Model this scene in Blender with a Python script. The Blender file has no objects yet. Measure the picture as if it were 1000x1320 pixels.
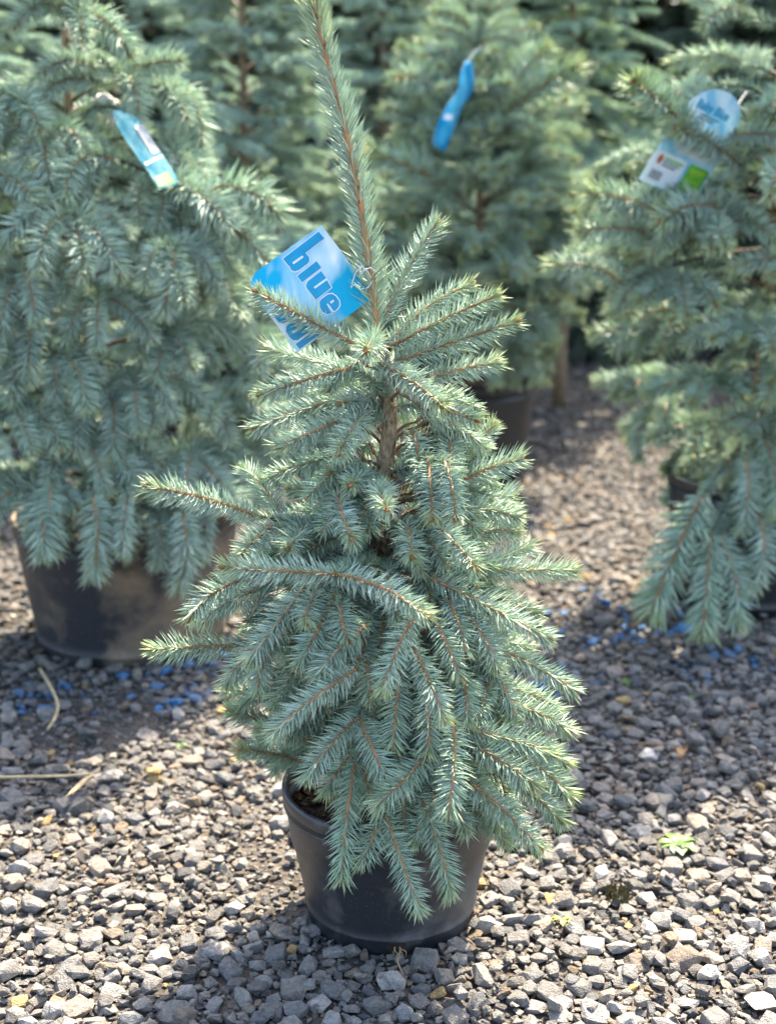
import bpy, bmesh, math, random
import numpy as np
from mathutils import Vector, Matrix
from mathutils.geometry import tessellate_polygon

# ------------------------------------------------------------------ camera
sc = bpy.context.scene
H = 1.075                      # camera height (m)
PITCH = math.radians(15.7)
FPX = 1800.0                   # focal length in pixels of the 1000 x 1320 photograph
cam_d = bpy.data.cameras.new('camera')
cam = bpy.data.objects.new('camera', cam_d)
sc.collection.objects.link(cam)
cam.location = (0, 0, H)
cam.rotation_euler = (math.pi / 2 - PITCH, 0, 0)
cam_d.sensor_fit = 'VERTICAL'
cam_d.sensor_height = 24.0
cam_d.lens = FPX / 1320.0 * 24.0
cam_d.clip_start = 0.05
cam_d.clip_end = 400
cam_d.dof.use_dof = True
cam_d.dof.focus_distance = 1.74
cam_d.dof.aperture_fstop = 2.4
sc.camera = cam

# ------------------------------------------------------------------ sky, sun, exposure
SX, SY, SEL = 0.42, 0.907, math.radians(54)
world = bpy.data.worlds.new('World')
sc.world = world
world.use_nodes = True
wn = world.node_tree.nodes
sky = wn.new('ShaderNodeTexSky')
sky.sky_type = 'NISHITA'
sky.sun_disc = False
sky.sun_elevation = SEL
sky.sun_rotation = math.atan2(SX, SY)
sky.air_density = 1.0
sky.dust_density = 3.0
sky.ozone_density = 0.6
bg = wn['Background']
bg.inputs[1].default_value = 0.15
world.node_tree.links.new(sky.outputs[0], bg.inputs[0])
sun_d = bpy.data.lights.new('sun', 'SUN')
sun_d.energy = 4.6
sun_d.angle = math.radians(0.6)
sun_d.color = (1.0, 0.88, 0.70)
sun = bpy.data.objects.new('sun', sun_d)
sc.collection.objects.link(sun)
sv = Vector((SX * math.cos(SEL), SY * math.cos(SEL), math.sin(SEL))).normalized()
sun.rotation_euler = sv.to_track_quat('Z', 'Y').to_euler()
sun.location = (2, 3, 5)
vs = sc.view_settings
vs.view_transform = 'Standard'
vs.look = 'None'
vs.exposure = 2.2
vs.gamma = 1.0
vs.use_curve_mapping = False
sc.cycles.use_denoising = True
sc.cycles.max_bounces = 5
sc.cycles.diffuse_bounces = 2
sc.cycles.glossy_bounces = 2
sc.cycles.transmission_bounces = 2
sc.cycles.transparent_max_bounces = 2
sc.cycles.caustics_reflective = False
sc.cycles.caustics_refractive = False

# ------------------------------------------------------------------ helpers
COL = sc.collection
cp, sp = math.cos(PITCH), math.sin(PITCH)
FWD = Vector((0, cp, -sp)); UPC = Vector((0, sp, cp)); RGT = Vector((1, 0, 0))
CAMP = Vector((0, 0, H))


def ray(px, py):
    return FWD + RGT * ((px - 500) / FPX) + UPC * (-(py - 660) / FPX)


def on_ground(px, py, z=0.0):
    r = ray(px, py)
    return CAMP + r * ((z - H) / r.z)


def on_plane(px, py, Y):
    r = ray(px, py)
    return CAMP + r * (Y / r.y)


def tag(o, label=None, cat=None, group=None, kind=None):
    if label: o['label'] = label
    if cat: o['category'] = cat
    if group: o['group'] = group
    if kind: o['kind'] = kind
    return o


def empty(name, loc=(0, 0, 0)):
    o = bpy.data.objects.new(name, None)
    o.empty_display_size = 0.05
    COL.objects.link(o)
    o.location = loc
    return o


def link(name, me, parent=None):
    o = bpy.data.objects.new(name, me)
    COL.objects.link(o)
    if parent is not None:
        o.parent = parent
        o.matrix_parent_inverse = parent_inv(parent)
    return o


def world_of(p):
    m = Matrix.Translation(p.location) if p.parent is None else world_of(p.parent) @ p.matrix_parent_inverse @ p.matrix_basis
    return m


def parent_inv(p):
    return world_of(p).inverted()


def np_mesh(name, V, T, C=None, mat=None, smooth=False):
    """triangle mesh from numpy arrays; C = per-vertex rgb"""
    V = np.asarray(V, np.float32); T = np.asarray(T, np.int32)
    me = bpy.data.meshes.new(name)
    me.vertices.add(len(V)); me.vertices.foreach_set('co', V.ravel())
    me.loops.add(T.size); me.loops.foreach_set('vertex_index', T.ravel())
    n = len(T)
    me.polygons.add(n)
    me.polygons.foreach_set('loop_start', np.arange(0, n * 3, 3, dtype=np.int32))
    me.polygons.foreach_set('use_smooth', np.full(n, smooth))
    me.update(calc_edges=True)
    if C is not None:
        a = me.color_attributes.new('col', 'FLOAT_COLOR', 'POINT')
        c4 = np.ones((len(V), 4), np.float32); c4[:, :3] = C
        a.data.foreach_set('color', c4.ravel())
    if mat: me.materials.append(mat)
    return me


def bm_mesh(name, bm, mat, smooth=False):
    me = bpy.data.meshes.new(name)
    bm.normal_update()
    bm.to_mesh(me); bm.free()
    if smooth:
        me.polygons.foreach_set('use_smooth', np.full(len(me.polygons), True))
    if mat: me.materials.append(mat)
    return me


class Geo:
    """collects numpy triangle pieces"""
    def __init__(s): s.v = []; s.t = []; s.c = []; s.n = 0
    def add(s, V, T, C):
        V = np.asarray(V, float)
        C = np.broadcast_to(np.asarray(C, float), (len(V), 3))
        s.v.append(V); s.t.append(np.asarray(T) + s.n); s.c.append(C); s.n += len(V)
    def mesh(s, name, mat, smooth=False):
        return np_mesh(name, np.concatenate(s.v), np.concatenate(s.t), np.concatenate(s.c), mat, smooth)


def unit(a):
    return a / np.maximum(np.linalg.norm(a, axis=-1, keepdims=True), 1e-9)


def tube(P, R, sides=6, jitter=0.0, rng=None):
    P = np.asarray(P, float); n = len(P)
    R = np.broadcast_to(np.asarray(R, float), (n,))
    T = unit(np.gradient(P, axis=0))
    ref = np.array([0, 0, 1.0]) if abs(T[0, 2]) < 0.8 else np.array([1.0, 0, 0])
    S = unit(np.cross(T, ref)); U = np.cross(S, T)
    a = np.linspace(0, 2 * np.pi, sides, endpoint=False)
    rr = np.ones((n, sides))
    if jitter and rng is not None: rr += rng.uniform(-jitter, jitter, (n, sides))
    V = P[:, None] + (R[:, None] * rr)[..., None] * (np.cos(a)[None, :, None] * S[:, None] + np.sin(a)[None, :, None] * U[:, None])
    V = V.reshape(-1, 3)
    i = np.arange(n - 1)[:, None] * sides; j = np.arange(sides)[None]; j2 = (j + 1) % sides
    q = np.stack([i + j, i + j2, i + sides + j2, i + sides + j], -1).reshape(-1, 4)
    t = np.concatenate([q[:, [0, 1, 2]], q[:, [0, 2, 3]]])
    V = np.concatenate([V, P[:1], P[-1:]])
    b0 = n * sides
    j = np.arange(sides); j2 = (j + 1) % sides
    t = np.concatenate([t, np.stack([np.full(sides, b0), j2, j], -1),
                        np.stack([np.full(sides, b0 + 1), (n - 1) * sides + j, (n - 1) * sides + j2], -1)])
    return V, t


def bez(p0, p1, p2, n):
    t = np.linspace(0, 1, n)[:, None]
    return (1 - t) ** 2 * np.asarray(p0) + 2 * t * (1 - t) * np.asarray(p1) + t * t * np.asarray(p2)


# ------------------------------------------------------------------ materials
def new_mat(name):
    m = bpy.data.materials.new(name); m.use_nodes = True
    nt = m.node_tree
    return m, nt, nt.nodes['Principled BSDF']


def node(nt, t, **kw):
    n = nt.nodes.new(t)
    for k, v in kw.items(): setattr(n, k, v)
    return n


def mat_needles():
    m, nt, b = new_mat('spruce_needles')
    at = node(nt, 'ShaderNodeAttribute', attribute_name='col')
    nt.links.new(at.outputs[0], b.inputs['Base Color'])
    b.inputs['Roughness'].default_value = 0.52
    b.inputs['Specular IOR Level'].default_value = 0.4
    tr = node(nt, 'ShaderNodeBsdfTranslucent')
    mx = node(nt, 'ShaderNodeMixRGB', blend_type='MULTIPLY'); mx.inputs[0].default_value = 1
    mx.inputs[2].default_value = (1.15, 1.1, 0.75, 1)
    nt.links.new(at.outputs[0], mx.inputs[1]); nt.links.new(mx.outputs[0], tr.inputs[0])
    ms = node(nt, 'ShaderNodeMixShader'); ms.inputs[0].default_value = 0.27
    nt.links.new(b.outputs[0], ms.inputs[1]); nt.links.new(tr.outputs[0], ms.inputs[2])
    nt.links.new(ms.outputs[0], nt.nodes['Material Output'].inputs[0])
    return m


def mat_bark():
    m, nt, b = new_mat('spruce_bark')
    tc = node(nt, 'ShaderNodeTexCoord')
    mp = node(nt, 'ShaderNodeMapping'); mp.inputs['Scale'].default_value = (1, 1, 0.45)
    nt.links.new(tc.outputs['Object'], mp.inputs[0])
    n1 = node(nt, 'ShaderNodeTexNoise'); n1.inputs['Scale'].default_value = 190; n1.inputs['Detail'].default_value = 6
    n1.inputs['Roughness'].default_value = 0.7
    nt.links.new(mp.outputs[0], n1.inputs[0])
    cr = node(nt, 'ShaderNodeValToRGB')
    e = cr.color_ramp.elements
    e[0].position = 0.32; e[0].color = (0.07, 0.045, 0.03, 1)
    e[1].position = 0.66; e[1].color = (0.44, 0.32, 0.20, 1)
    nt.links.new(n1.outputs[0], cr.inputs[0]); nt.links.new(cr.outputs[0], b.inputs['Base Color'])
    bp = node(nt, 'ShaderNodeBump'); bp.inputs['Strength'].default_value = 0.9; bp.inputs['Distance'].default_value = 0.003
    nt.links.new(n1.outputs[0], bp.inputs['Height']); nt.links.new(bp.outputs[0], b.inputs['Normal'])
    b.inputs['Roughness'].default_value = 0.9
    return m


def mat_stone():
    m, nt, b = new_mat('crushed_stone')
    at = node(nt, 'ShaderNodeAttribute', attribute_name='col')
    tc = node(nt, 'ShaderNodeNewGeometry')
    n1 = node(nt, 'ShaderNodeTexNoise'); n1.inputs['Scale'].default_value = 120; n1.inputs['Detail'].default_value = 5
    n1.inputs['Roughness'].default_value = 0.65
    nt.links.new(tc.outputs['Position'], n1.inputs[0])
    mr = node(nt, 'ShaderNodeMapRange')
    mr.inputs['From Min'].default_value = 0.3; mr.inputs['From Max'].default_value = 0.7
    mr.inputs['To Min'].default_value = 0.62; mr.inputs['To Max'].default_value = 1.28
    nt.links.new(n1.outputs[0], mr.inputs[0])
    mx = node(nt, 'ShaderNodeMixRGB', blend_type='MULTIPLY'); mx.inputs[0].default_value = 1
    nt.links.new(at.outputs[0], mx.inputs[1]); nt.links.new(mr.outputs[0], mx.inputs[2])
    nt.links.new(mx.outputs[0], b.inputs['Base Color'])
    n2 = node(nt, 'ShaderNodeTexNoise'); n2.inputs['Scale'].default_value = 420; n2.inputs['Detail'].default_value = 4
    nt.links.new(tc.outputs['Position'], n2.inputs[0])
    ad = node(nt, 'ShaderNodeMath', operation='ADD')
    nt.links.new(n1.outputs[0], ad.inputs[0]); nt.links.new(n2.outputs[0], ad.inputs[1])
    bp = node(nt, 'ShaderNodeBump'); bp.inputs['Strength'].default_value = 0.9; bp.inputs['Distance'].default_value = 0.005
    nt.links.new(ad.outputs[0], bp.inputs['Height']); nt.links.new(bp.outputs[0], b.inputs['Normal'])
    b.inputs['Roughness'].default_value = 0.85
    b.inputs['Specular IOR Level'].default_value = 0.3
    return m


def mat_ground():
    m, nt, b = new_mat('gritty_soil')
    tc = node(nt, 'ShaderNodeTexCoord')
    v = node(nt, 'ShaderNodeTexVoronoi'); v.inputs['Scale'].default_value = 110
    nt.links.new(tc.outputs['Object'], v.inputs[0])
    n1 = node(nt, 'ShaderNodeTexNoise'); n1.inputs['Scale'].default_value = 14; n1.inputs['Detail'].default_value = 8
    nt.links.new(tc.outputs['Object'], n1.inputs[0])
    cr = node(nt, 'ShaderNodeValToRGB')
    e = cr.color_ramp.elements
    e[0].position = 0.3; e[0].color = (0.030, 0.025, 0.020, 1)
    e[1].position = 0.72; e[1].color = (0.105, 0.088, 0.070, 1)
    nt.links.new(n1.outputs[0], cr.inputs[0])
    mx = node(nt, 'ShaderNodeMixRGB', blend_type='OVERLAY'); mx.inputs[0].default_value = 0.45
    sep = node(nt, 'ShaderNodeRGBToBW')
    nt.links.new(v.outputs['Color'], sep.inputs[0])
    nt.links.new(cr.outputs[0], mx.inputs[1]); nt.links.new(sep.outputs[0], mx.inputs[2])
    nt.links.new(mx.outputs[0], b.inputs['Base Color'])
    bp = node(nt, 'ShaderNodeBump'); bp.inputs['Strength'].default_value = 0.8; bp.inputs['Distance'].default_value = 0.006
    nt.links.new(v.outputs['Distance'], bp.inputs['Height']); nt.links.new(bp.outputs[0], b.inputs['Normal'])
    b.inputs['Roughness'].default_value = 0.95
    return m


def mat_plain(name, col, rough=0.6, spec=0.4, var=0.0, scale=60, bump=0.0):
    m, nt, b = new_mat(name)
    b.inputs['Roughness'].default_value = rough
    b.inputs['Specular IOR Level'].default_value = spec
    tc = node(nt, 'ShaderNodeTexCoord')
    n1 = node(nt, 'ShaderNodeTexNoise'); n1.inputs['Scale'].default_value = scale; n1.inputs['Detail'].default_value = 5
    nt.links.new(tc.outputs['Object'], n1.inputs[0])
    cr = node(nt, 'ShaderNodeValToRGB'); e = cr.color_ramp.elements
    e[0].position = 0.3; e[1].position = 0.7
    e[0].color = tuple(c * (1 - var) for c in col) + (1,)
    e[1].color = tuple(min(1, c * (1 + var)) for c in col) + (1,)
    nt.links.new(n1.outputs[0], cr.inputs[0]); nt.links.new(cr.outputs[0], b.inputs['Base Color'])
    if bump:
        bp = node(nt, 'ShaderNodeBump'); bp.inputs['Strength'].default_value = bump; bp.inputs['Distance'].default_value = 0.002
        nt.links.new(n1.outputs[0], bp.inputs['Height']); nt.links.new(bp.outputs[0], b.inputs['Normal'])
    return m


def mat_pot(name, base, dust, amount, scale, rough=0.38):
    """moulded plastic with dried mud in blotches and fine pale scratches"""
    m, nt, b = new_mat(name)
    tc = node(nt, 'ShaderNodeTexCoord')
    n1 = node(nt, 'ShaderNodeTexNoise'); n1.inputs['Scale'].default_value = scale; n1.inputs['Detail'].default_value = 8
    n1.inputs['Roughness'].default_value = 0.62
    nt.links.new(tc.outputs['Object'], n1.inputs[0])
    cr = node(nt, 'ShaderNodeValToRGB'); e = cr.color_ramp.elements
    e[0].position = max(0.0, 0.62 - amount); e[0].color = (0, 0, 0, 1)
    e[1].position = 0.80 - amount; e[1].color = (1, 1, 1, 1)
    nt.links.new(n1.outputs[0], cr.inputs[0])
    # fine speckles
    n2 = node(nt, 'ShaderNodeTexNoise'); n2.inputs['Scale'].default_value = 260; n2.inputs['Detail'].default_value = 3
    nt.links.new(tc.outputs['Object'], n2.inputs[0])
    c2 = node(nt, 'ShaderNodeValToRGB'); e = c2.color_ramp.elements
    e[0].position = 0.62; e[0].color = (0, 0, 0, 1); e[1].position = 0.75; e[1].color = (0.45, 0.45, 0.45, 1)
    nt.links.new(n2.outputs[0], c2.inputs[0])
    mxv = node(nt, 'ShaderNodeMath', operation='MAXIMUM')
    nt.links.new(cr.outputs[0], mxv.inputs[0]); nt.links.new(c2.outputs[0], mxv.inputs[1])
    mx = node(nt, 'ShaderNodeMixRGB'); mx.inputs[1].default_value = base + (1,); mx.inputs[2].default_value = dust + (1,)
    nt.links.new(mxv.outputs[0], mx.inputs[0]); nt.links.new(mx.outputs[0], b.inputs['Base Color'])
    mr = node(nt, 'ShaderNodeMapRange'); mr.inputs['To Min'].default_value = rough; mr.inputs['To Max'].default_value = 0.85
    nt.links.new(mxv.outputs[0], mr.inputs[0]); nt.links.new(mr.outputs[0], b.inputs['Roughness'])
    bp = node(nt, 'ShaderNodeBump'); bp.inputs['Strength'].default_value = 0.15; bp.inputs['Distance'].default_value = 0.002
    nt.links.new(n2.outputs[0], bp.inputs['Height']); nt.links.new(bp.outputs[0], b.inputs['Normal'])
    return m


def mat_tag(name, c_white, c_blue, scale, pos=0.5, rough=0.5, transl=0.35):
    """printed picture on a plastic tag: soft white and blue streaks"""
    m, nt, b = new_mat(name)
    tc = node(nt, 'ShaderNodeTexCoord')
    mp = node(nt, 'ShaderNodeMapping'); mp.inputs['Rotation'].default_value = (0, 0.9, 0.3)
    mp.inputs['Scale'].default_value = (1, 1, 0.3)
    nt.links.new(tc.outputs['Object'], mp.inputs[0])
    n1 = node(nt, 'ShaderNodeTexNoise'); n1.inputs['Scale'].default_value = scale; n1.inputs['Detail'].default_value = 3
    n1.inputs['Distortion'].default_value = 0.6
    nt.links.new(mp.outputs[0], n1.inputs[0])
    cr = node(nt, 'ShaderNodeValToRGB'); e = cr.color_ramp.elements
    e[0].position = pos - 0.12; e[0].color = c_blue + (1,)
    e[1].position = pos + 0.12; e[1].color = c_white + (1,)
    nt.links.new(n1.outputs[0], cr.inputs[0]); nt.links.new(cr.outputs[0], b.inputs['Base Color'])
    b.inputs['Roughness'].default_value = rough
    tr = node(nt, 'ShaderNodeBsdfTranslucent'); nt.links.new(cr.outputs[0], tr.inputs[0])
    ms = node(nt, 'ShaderNodeMixShader'); ms.inputs[0].default_value = transl
    b.inputs['Specular IOR Level'].default_value = 0.25
    nt.links.new(b.outputs[0], ms.inputs[1]); nt.links.new(tr.outputs[0], ms.inputs[2])
    nt.links.new(ms.outputs[0], nt.nodes['Material Output'].inputs[0])
    return m


def mat_vcol(name, rough=0.6, transl=0.0):
    m, nt, b = new_mat(name)
    at = node(nt, 'ShaderNodeAttribute', attribute_name='col')
    nt.links.new(at.outputs[0], b.inputs['Base Color'])
    b.inputs['Roughness'].default_value = rough
    if transl:
        tr = node(nt, 'ShaderNodeBsdfTranslucent'); nt.links.new(at.outputs[0], tr.inputs[0])
        ms = node(nt, 'ShaderNodeMixShader'); ms.inputs[0].default_value = transl
        nt.links.new(b.outputs[0], ms.inputs[1]); nt.links.new(tr.outputs[0], ms.inputs[2])
        nt.links.new(ms.outputs[0], nt.nodes['Material Output'].inputs[0])
    return m


M_NEEDLE = mat_needles()
M_BARK = mat_bark()
M_STONE = mat_stone()
M_GROUND = mat_ground()
M_SOIL = mat_plain('potting_bark_soil', (0.030, 0.021, 0.015), 0.95, 0.2, 0.6, 180, 0.6)
M_CHIP = mat_plain('bark_chip', (0.075, 0.045, 0.028), 0.9, 0.2, 0.5, 150, 0.5)
M_POT = mat_pot('black_plastic', (0.022, 0.025, 0.029), (0.12, 0.115, 0.11), 0.10, 8)
M_POT_MUD = mat_pot('muddy_black_plastic', (0.020, 0.024, 0.030), (0.25, 0.185, 0.12), 0.145, 4.2, 0.5)
M_POT_FAR = mat_pot('dusty_black_plastic', (0.016, 0.018, 0.020), (0.10, 0.08, 0.06), 0.0, 6)
M_ROOT = mat_plain('dry_root', (0.30, 0.21, 0.12), 0.9, 0.2, 0.3, 90)
M_STRAW = mat_plain('dry_straw', (0.52, 0.40, 0.22), 0.7, 0.3, 0.25, 70)
M_LEAF = mat_vcol('weed_leaf', 0.5, 0.22)
M_DRY = mat_plain('dead_leaf', (0.30, 0.17, 0.08), 0.85, 0.2, 0.4, 90)
M_STRING = mat_plain('white_string', (0.8, 0.78, 0.74), 0.6, 0.3, 0.08, 90)
M_TIE = mat_plain('white_fabric_tie', (0.72, 0.67, 0.60), 0.85, 0.2, 0.15, 60, 0.4)
M_TAGPIC = mat_tag('tag_front_print', (0.80, 0.86, 0.86), (0.0, 0.42, 0.66), 17, 0.56, transl=0.2)
M_TAGBACK = mat_tag('tag_back_print', (0.66, 0.80, 0.85), (0.26, 0.58, 0.74), 26, 0.50, transl=0.25)
M_TAGFADED = mat_tag('tag_faded_print', (0.20, 0.38, 0.42), (0.05, 0.25, 0.34), 30, 0.52, rough=0.95, transl=0.1)
M_TAGCYAN = mat_tag('tag_cyan_print', (0.16, 0.52, 0.68), (0.0, 0.34, 0.60), 20, 0.55)
M_WHITE = mat_plain('white_print', (0.62, 0.68, 0.72), 0.4, 0.4, 0.03)
M_BLUEINK = mat_plain('blue_ink', (0.0, 0.26, 0.46), 0.35, 0.4, 0.12, 40)
M_GREENINK = mat_plain('green_ink', (0.07, 0.40, 0.03), 0.4, 0.4, 0.08)
M_LIMEINK = mat_plain('lime_ink', (0.26, 0.50, 0.05), 0.4, 0.4, 0.05)
M_GREYINK = mat_plain('grey_ink', (0.16, 0.19, 0.21), 0.5, 0.3, 0.1)
M_REDINK = mat_plain('red_ink', (0.40, 0.09, 0.05), 0.5, 0.3, 0.1)
M_MOSS = mat_plain('dry_moss', (0.10, 0.085, 0.04), 0.95, 0.1, 0.5, 220, 0.8)

# ------------------------------------------------------------------ ground sheet
bm = bmesh.new()
bmesh.ops.create_grid(bm, x_segments=40, y_segments=40, size=150)
ground = link('ground', bm_mesh('ground', bm, M_GROUND))
ground.location = (0, 60, 0)
tag(ground, 'gritty brown soil covered with crushed grey gravel', kind='structure')

# pot places: x, y, top radius, bottom radius, height
TX, TY = 0.0, 1.75
POTS = {
    'main': (0.004, 1.75, 0.150, 0.117, 0.200),
    'left': (-0.553, 2.84, 0.236, 0.198, 0.28),
    'mid': (0.265, 4.28, 0.195, 0.160, 0.30),
    'right': (0.835, 3.10, 0.195, 0.165, 0.30),
}


# ------------------------------------------------------------------ gravel
def stone_templates(n, npts, rng):
    out = []
    for k in range(n):
        bm = bmesh.new()
        ax = np.array([1.0, rng.uniform(0.52, 0.95), rng.uniform(0.30, 0.72)])
        p = rng.normal(size=(npts, 3)); p = unit(p)
        # crushed stone: boxy, so push the points towards a superellipsoid
        p = np.sign(p) * np.abs(p) ** 0.62
        p = p / np.max(np.abs(p)) * rng.uniform(0.82, 1.0, (npts, 1))
        p *= ax
        for q in p: bm.verts.new(q)
        r = bmesh.ops.convex_hull(bm, input=bm.verts)
        junk = [v for v in bm.verts if not v.link_faces]
        bmesh.ops.delete(bm, geom=junk, context='VERTS')
        bmesh.ops.triangulate(bm, faces=bm.faces)
        bm.verts.index_update()
        V = np.array([v.co[:] for v in bm.verts]); T = np.array([[v.index for v in f.verts] for f in bm.faces])
        bm.free()
        V = V / np.max(np.abs(V[:, :2]))
        out.append((V, T))
    return out


grng = np.random.default_rng(11)
ST_S = stone_templates(24, 11, grng)
ST_M = stone_templates(30, 16, grng)
ST_L = stone_templates(26, 24, grng)

BLUE_SPOTS = [(190, 885, 0.16, 0.13), (255, 850, 0.10, 0.22), (225, 905, 0.07, 0.30), (750, 810, 0.13, 0.20), (715, 880, 0.10, 0.22), (850, 805, 0.18, 0.12),
              (770, 770, 0.05, 0.45), (60, 905, 0.07, 0.3), (930, 860, 0.10, 0.15), (620, 760, 0.15, 0.07)]
BLUE_W = [(on_ground(a, b), r, p) for a, b, r, p in BLUE_SPOTS]
SOIL_SPOTS = [(345, 1115, 0.062, 0.85), (372, 1160, 0.05, 0.8), (110, 930, 0.13, 0.82), (170, 945, 0.07, 0.7), (790, 1155, 0.03, 0.8), (330, 1040, 0.03, 0.4), (880, 960, 0.06, 0.3)]
SOIL_W = [(on_ground(a, b), r, p) for a, b, r, p in SOIL_SPOTS]


def stone_colour(x, y, rng, r):
    k = rng.random()
    if k < 0.60: c = np.array([0.225, 0.215, 0.203])
    elif k < 0.80: c = np.array([0.28, 0.25, 0.215])
    elif k < 0.93: c = np.array([0.135, 0.138, 0.143])
    elif k < 0.975: c = np.array([0.24, 0.19, 0.14])
    else: c = np.array([0.38, 0.355, 0.315])
    c = c * rng.uniform(0.53, 1.05) * np.array([1.03, 1.0, 0.94])
    if rng.random() < 0.010: c = np.array([0.36, 0.25, 0.11]) * rng.uniform(0.8, 1.2)
    for w, rr, p in BLUE_W:
        d = math.hypot(x - w.x, y - w.y)
        if d < rr and rng.random() < p:
            f = rng.uniform(0.2, 0.8)
            c = c * (1 - f) + np.array([0.06, 0.24, 0.50]) * f
    return c


def in_pot(x, y, r):
    for px, py, rt, rb, h in POTS.values():
        if (x - px) ** 2 + (y - py) ** 2 < (rb + r * 0.55) ** 2: return True
    return False


def half_w(y):
    return 0.10 + 0.31 * math.hypot(y, H * 0.6)


class Grid:
    def __init__(s, cell): s.c = cell; s.d = {}
    def ok(s, x, y, r, k):
        i, j = int(math.floor(x / s.c)), int(math.floor(y / s.c))
        for a in (i - 1, i, i + 1):
            for b in (j - 1, j, j + 1):
                for (X, Y, R) in s.d.get((a, b), ()):
                    q = (r + R) * k
                    if (x - X) ** 2 + (y - Y) ** 2 < q * q: return False
        return True
    def put(s, x, y, r):
        s.d.setdefault((int(math.floor(x / s.c)), int(math.floor(y / s.c))), []).append((x, y, r))


stones = []      # x, y, z, r, layer
rng = np.random.default_rng(5)
gr = Grid(0.05)


def scatter(n, rmin, rmax, y0, y1, k, z, layer, power=1.0):
    for _ in range(n):
        y = y0 + (y1 - y0) * rng.random() ** power
        w = half_w(y)
        x = rng.uniform(-w, w)
        r = rng.uniform(rmin, rmax)
        if in_pot(x, y, r): continue
        skip = False
        for s, sr, p in SOIL_W:
            if (x - s.x) ** 2 + ((y - s.y) * 0.8) ** 2 < sr * sr and rng.random() < p * min(1, r / 0.007): skip = True; break
        if skip: continue
        if gr.ok(x, y, r, k):
            gr.put(x, y, r); stones.append((x, y, z * r, r, layer))


scatter(420, 0.0150, 0.0205, 1.30, 3.2, 0.95, 0.25, 2, 1.2)
scatter(4600, 0.0095, 0.0150, 1.28, 3.6, 0.86, 0.25, 2, 1.25)
scatter(26000, 0.0058, 0.0095, 1.28, 3.6, 0.80, 0.25, 1, 1.3)
scatter(42000, 0.0030, 0.0056, 1.28, 2.8, 0.80, 0.2, 0, 1.3)
gr_far = gr
scatter(2500, 0.011, 0.019, 3.5, 7.0, 0.86, 0.25, 1)
scatter(14000, 0.008, 0.012, 3.5, 5.6, 0.78, 0.25, 1)
# some stones lie loose on top of the others
gr = Grid(0.05)
scatter(420, 0.009, 0.017, 1.30, 3.0, 1.6, 1.0, 2, 1.2)
scatter(3600, 0.0045, 0.010, 1.30, 3.2, 1.6, 1.5, 1, 1.2)


def rot_np(rng):
    a = rng.uniform(0, 2 * np.pi); tx, ty = rng.normal(0, 0.22, 2)
    ca, sa = math.cos(a), math.sin(a)
    Rz = np.array([[ca, -sa, 0], [sa, ca, 0], [0, 0, 1]])
    Rx = np.array([[1, 0, 0], [0, math.cos(tx), -math.sin(tx)], [0, math.sin(tx), math.cos(tx)]])
    Ry = np.array([[math.cos(ty), 0, math.sin(ty)], [0, 1, 0], [-math.sin(ty), 0, math.cos(ty)]])
    return Rx @ Ry @ Rz


# the stones that show largest become single objects
def shown(s):
    x, y, z, r, l = s
    p = Vector((x, y, 0)) - CAMP
    dep = p.dot(FWD)
    px = 500 + FPX * p.x / dep; py = 660 - FPX * p.dot(UPC) / dep
    inside = -10 < px < 1010 and 800 < py < 1340
    return (r / dep) if inside else 0


order = sorted(range(len(stones)), key=lambda i: -shown(stones[i]))
single = set(order[:300])
G = Geo()
tmpl_me = []
for k, (V, T) in enumerate(ST_L):
    c = stone_colour(99, 99, np.random.default_rng(900 + k), 0.02) * 1.3
    c = c * 0.65 + c.mean() * 0.35 * np.array([1.03, 1.0, 0.96])
    tmpl_me.append(np_mesh('stone', V, T, np.tile(c, (len(V), 1)), M_STONE))
blue_me = []
for k in range(3):
    V, T = ST_L[k]
    blue_me.append(np_mesh('stone', V, T, np.tile(np.array([0.08, 0.22, 0.42]) * (0.75 + 0.25 * k), (len(V), 1)), M_STONE))
n_single = 0
for i, (x, y, z, r, l) in enumerate(stones):
    R = rot_np(rng)
    if i in single:
        k = int(rng.integers(len(tmpl_me)))
        me = tmpl_me[k]
        for w, rr, p in BLUE_W:
            if math.hypot(x - w.x, y - w.y) < rr and rng.random() < p: me = blue_me[int(rng.integers(3))]
        o = link('stone', me, ground)
        zz = r * 0.32 + z * 0.4
        o.matrix_parent_inverse = Matrix.Translation((0, -60, 0))
        o.matrix_basis = Matrix.Translation((x, y, zz)) @ Matrix(R.tolist()).to_4x4() @ Matrix.Diagonal((r * 1.12, r * 1.12, r * rng.uniform(0.9, 1.15), 1))
        continue
    V, T = (ST_S, ST_M, ST_L)[l][int(rng.integers(len((ST_S, ST_M, ST_L)[l])))]
    Vw = (V * r * np.array([1.12, 1.12, rng.uniform(0.85, 1.2)])) @ R.T + np.array([x, y, r * 0.25 + z])
    G.add(Vw, T, stone_colour(x, y, rng, r))
gravel = link('gravel', G.mesh('gravel', M_STONE), None)
gravel.parent = ground
gravel.matrix_parent_inverse = Matrix.Translation((0, -60, 0))
tag(gravel, 'loose crushed grey gravel strewn between the pots', kind='stuff')


# ------------------------------------------------------------------ spruce shoots
C_BLUE = np.array([0.355, 0.490, 0.415])
C_PALE = np.array([0.60, 0.705, 0.605])
C_GREEN = np.array([0.27, 0.395, 0.22])
C_YELL = np.array([0.47, 0.50, 0.11])
C_TWIG = np.array([0.48, 0.245, 0.11])


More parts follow.
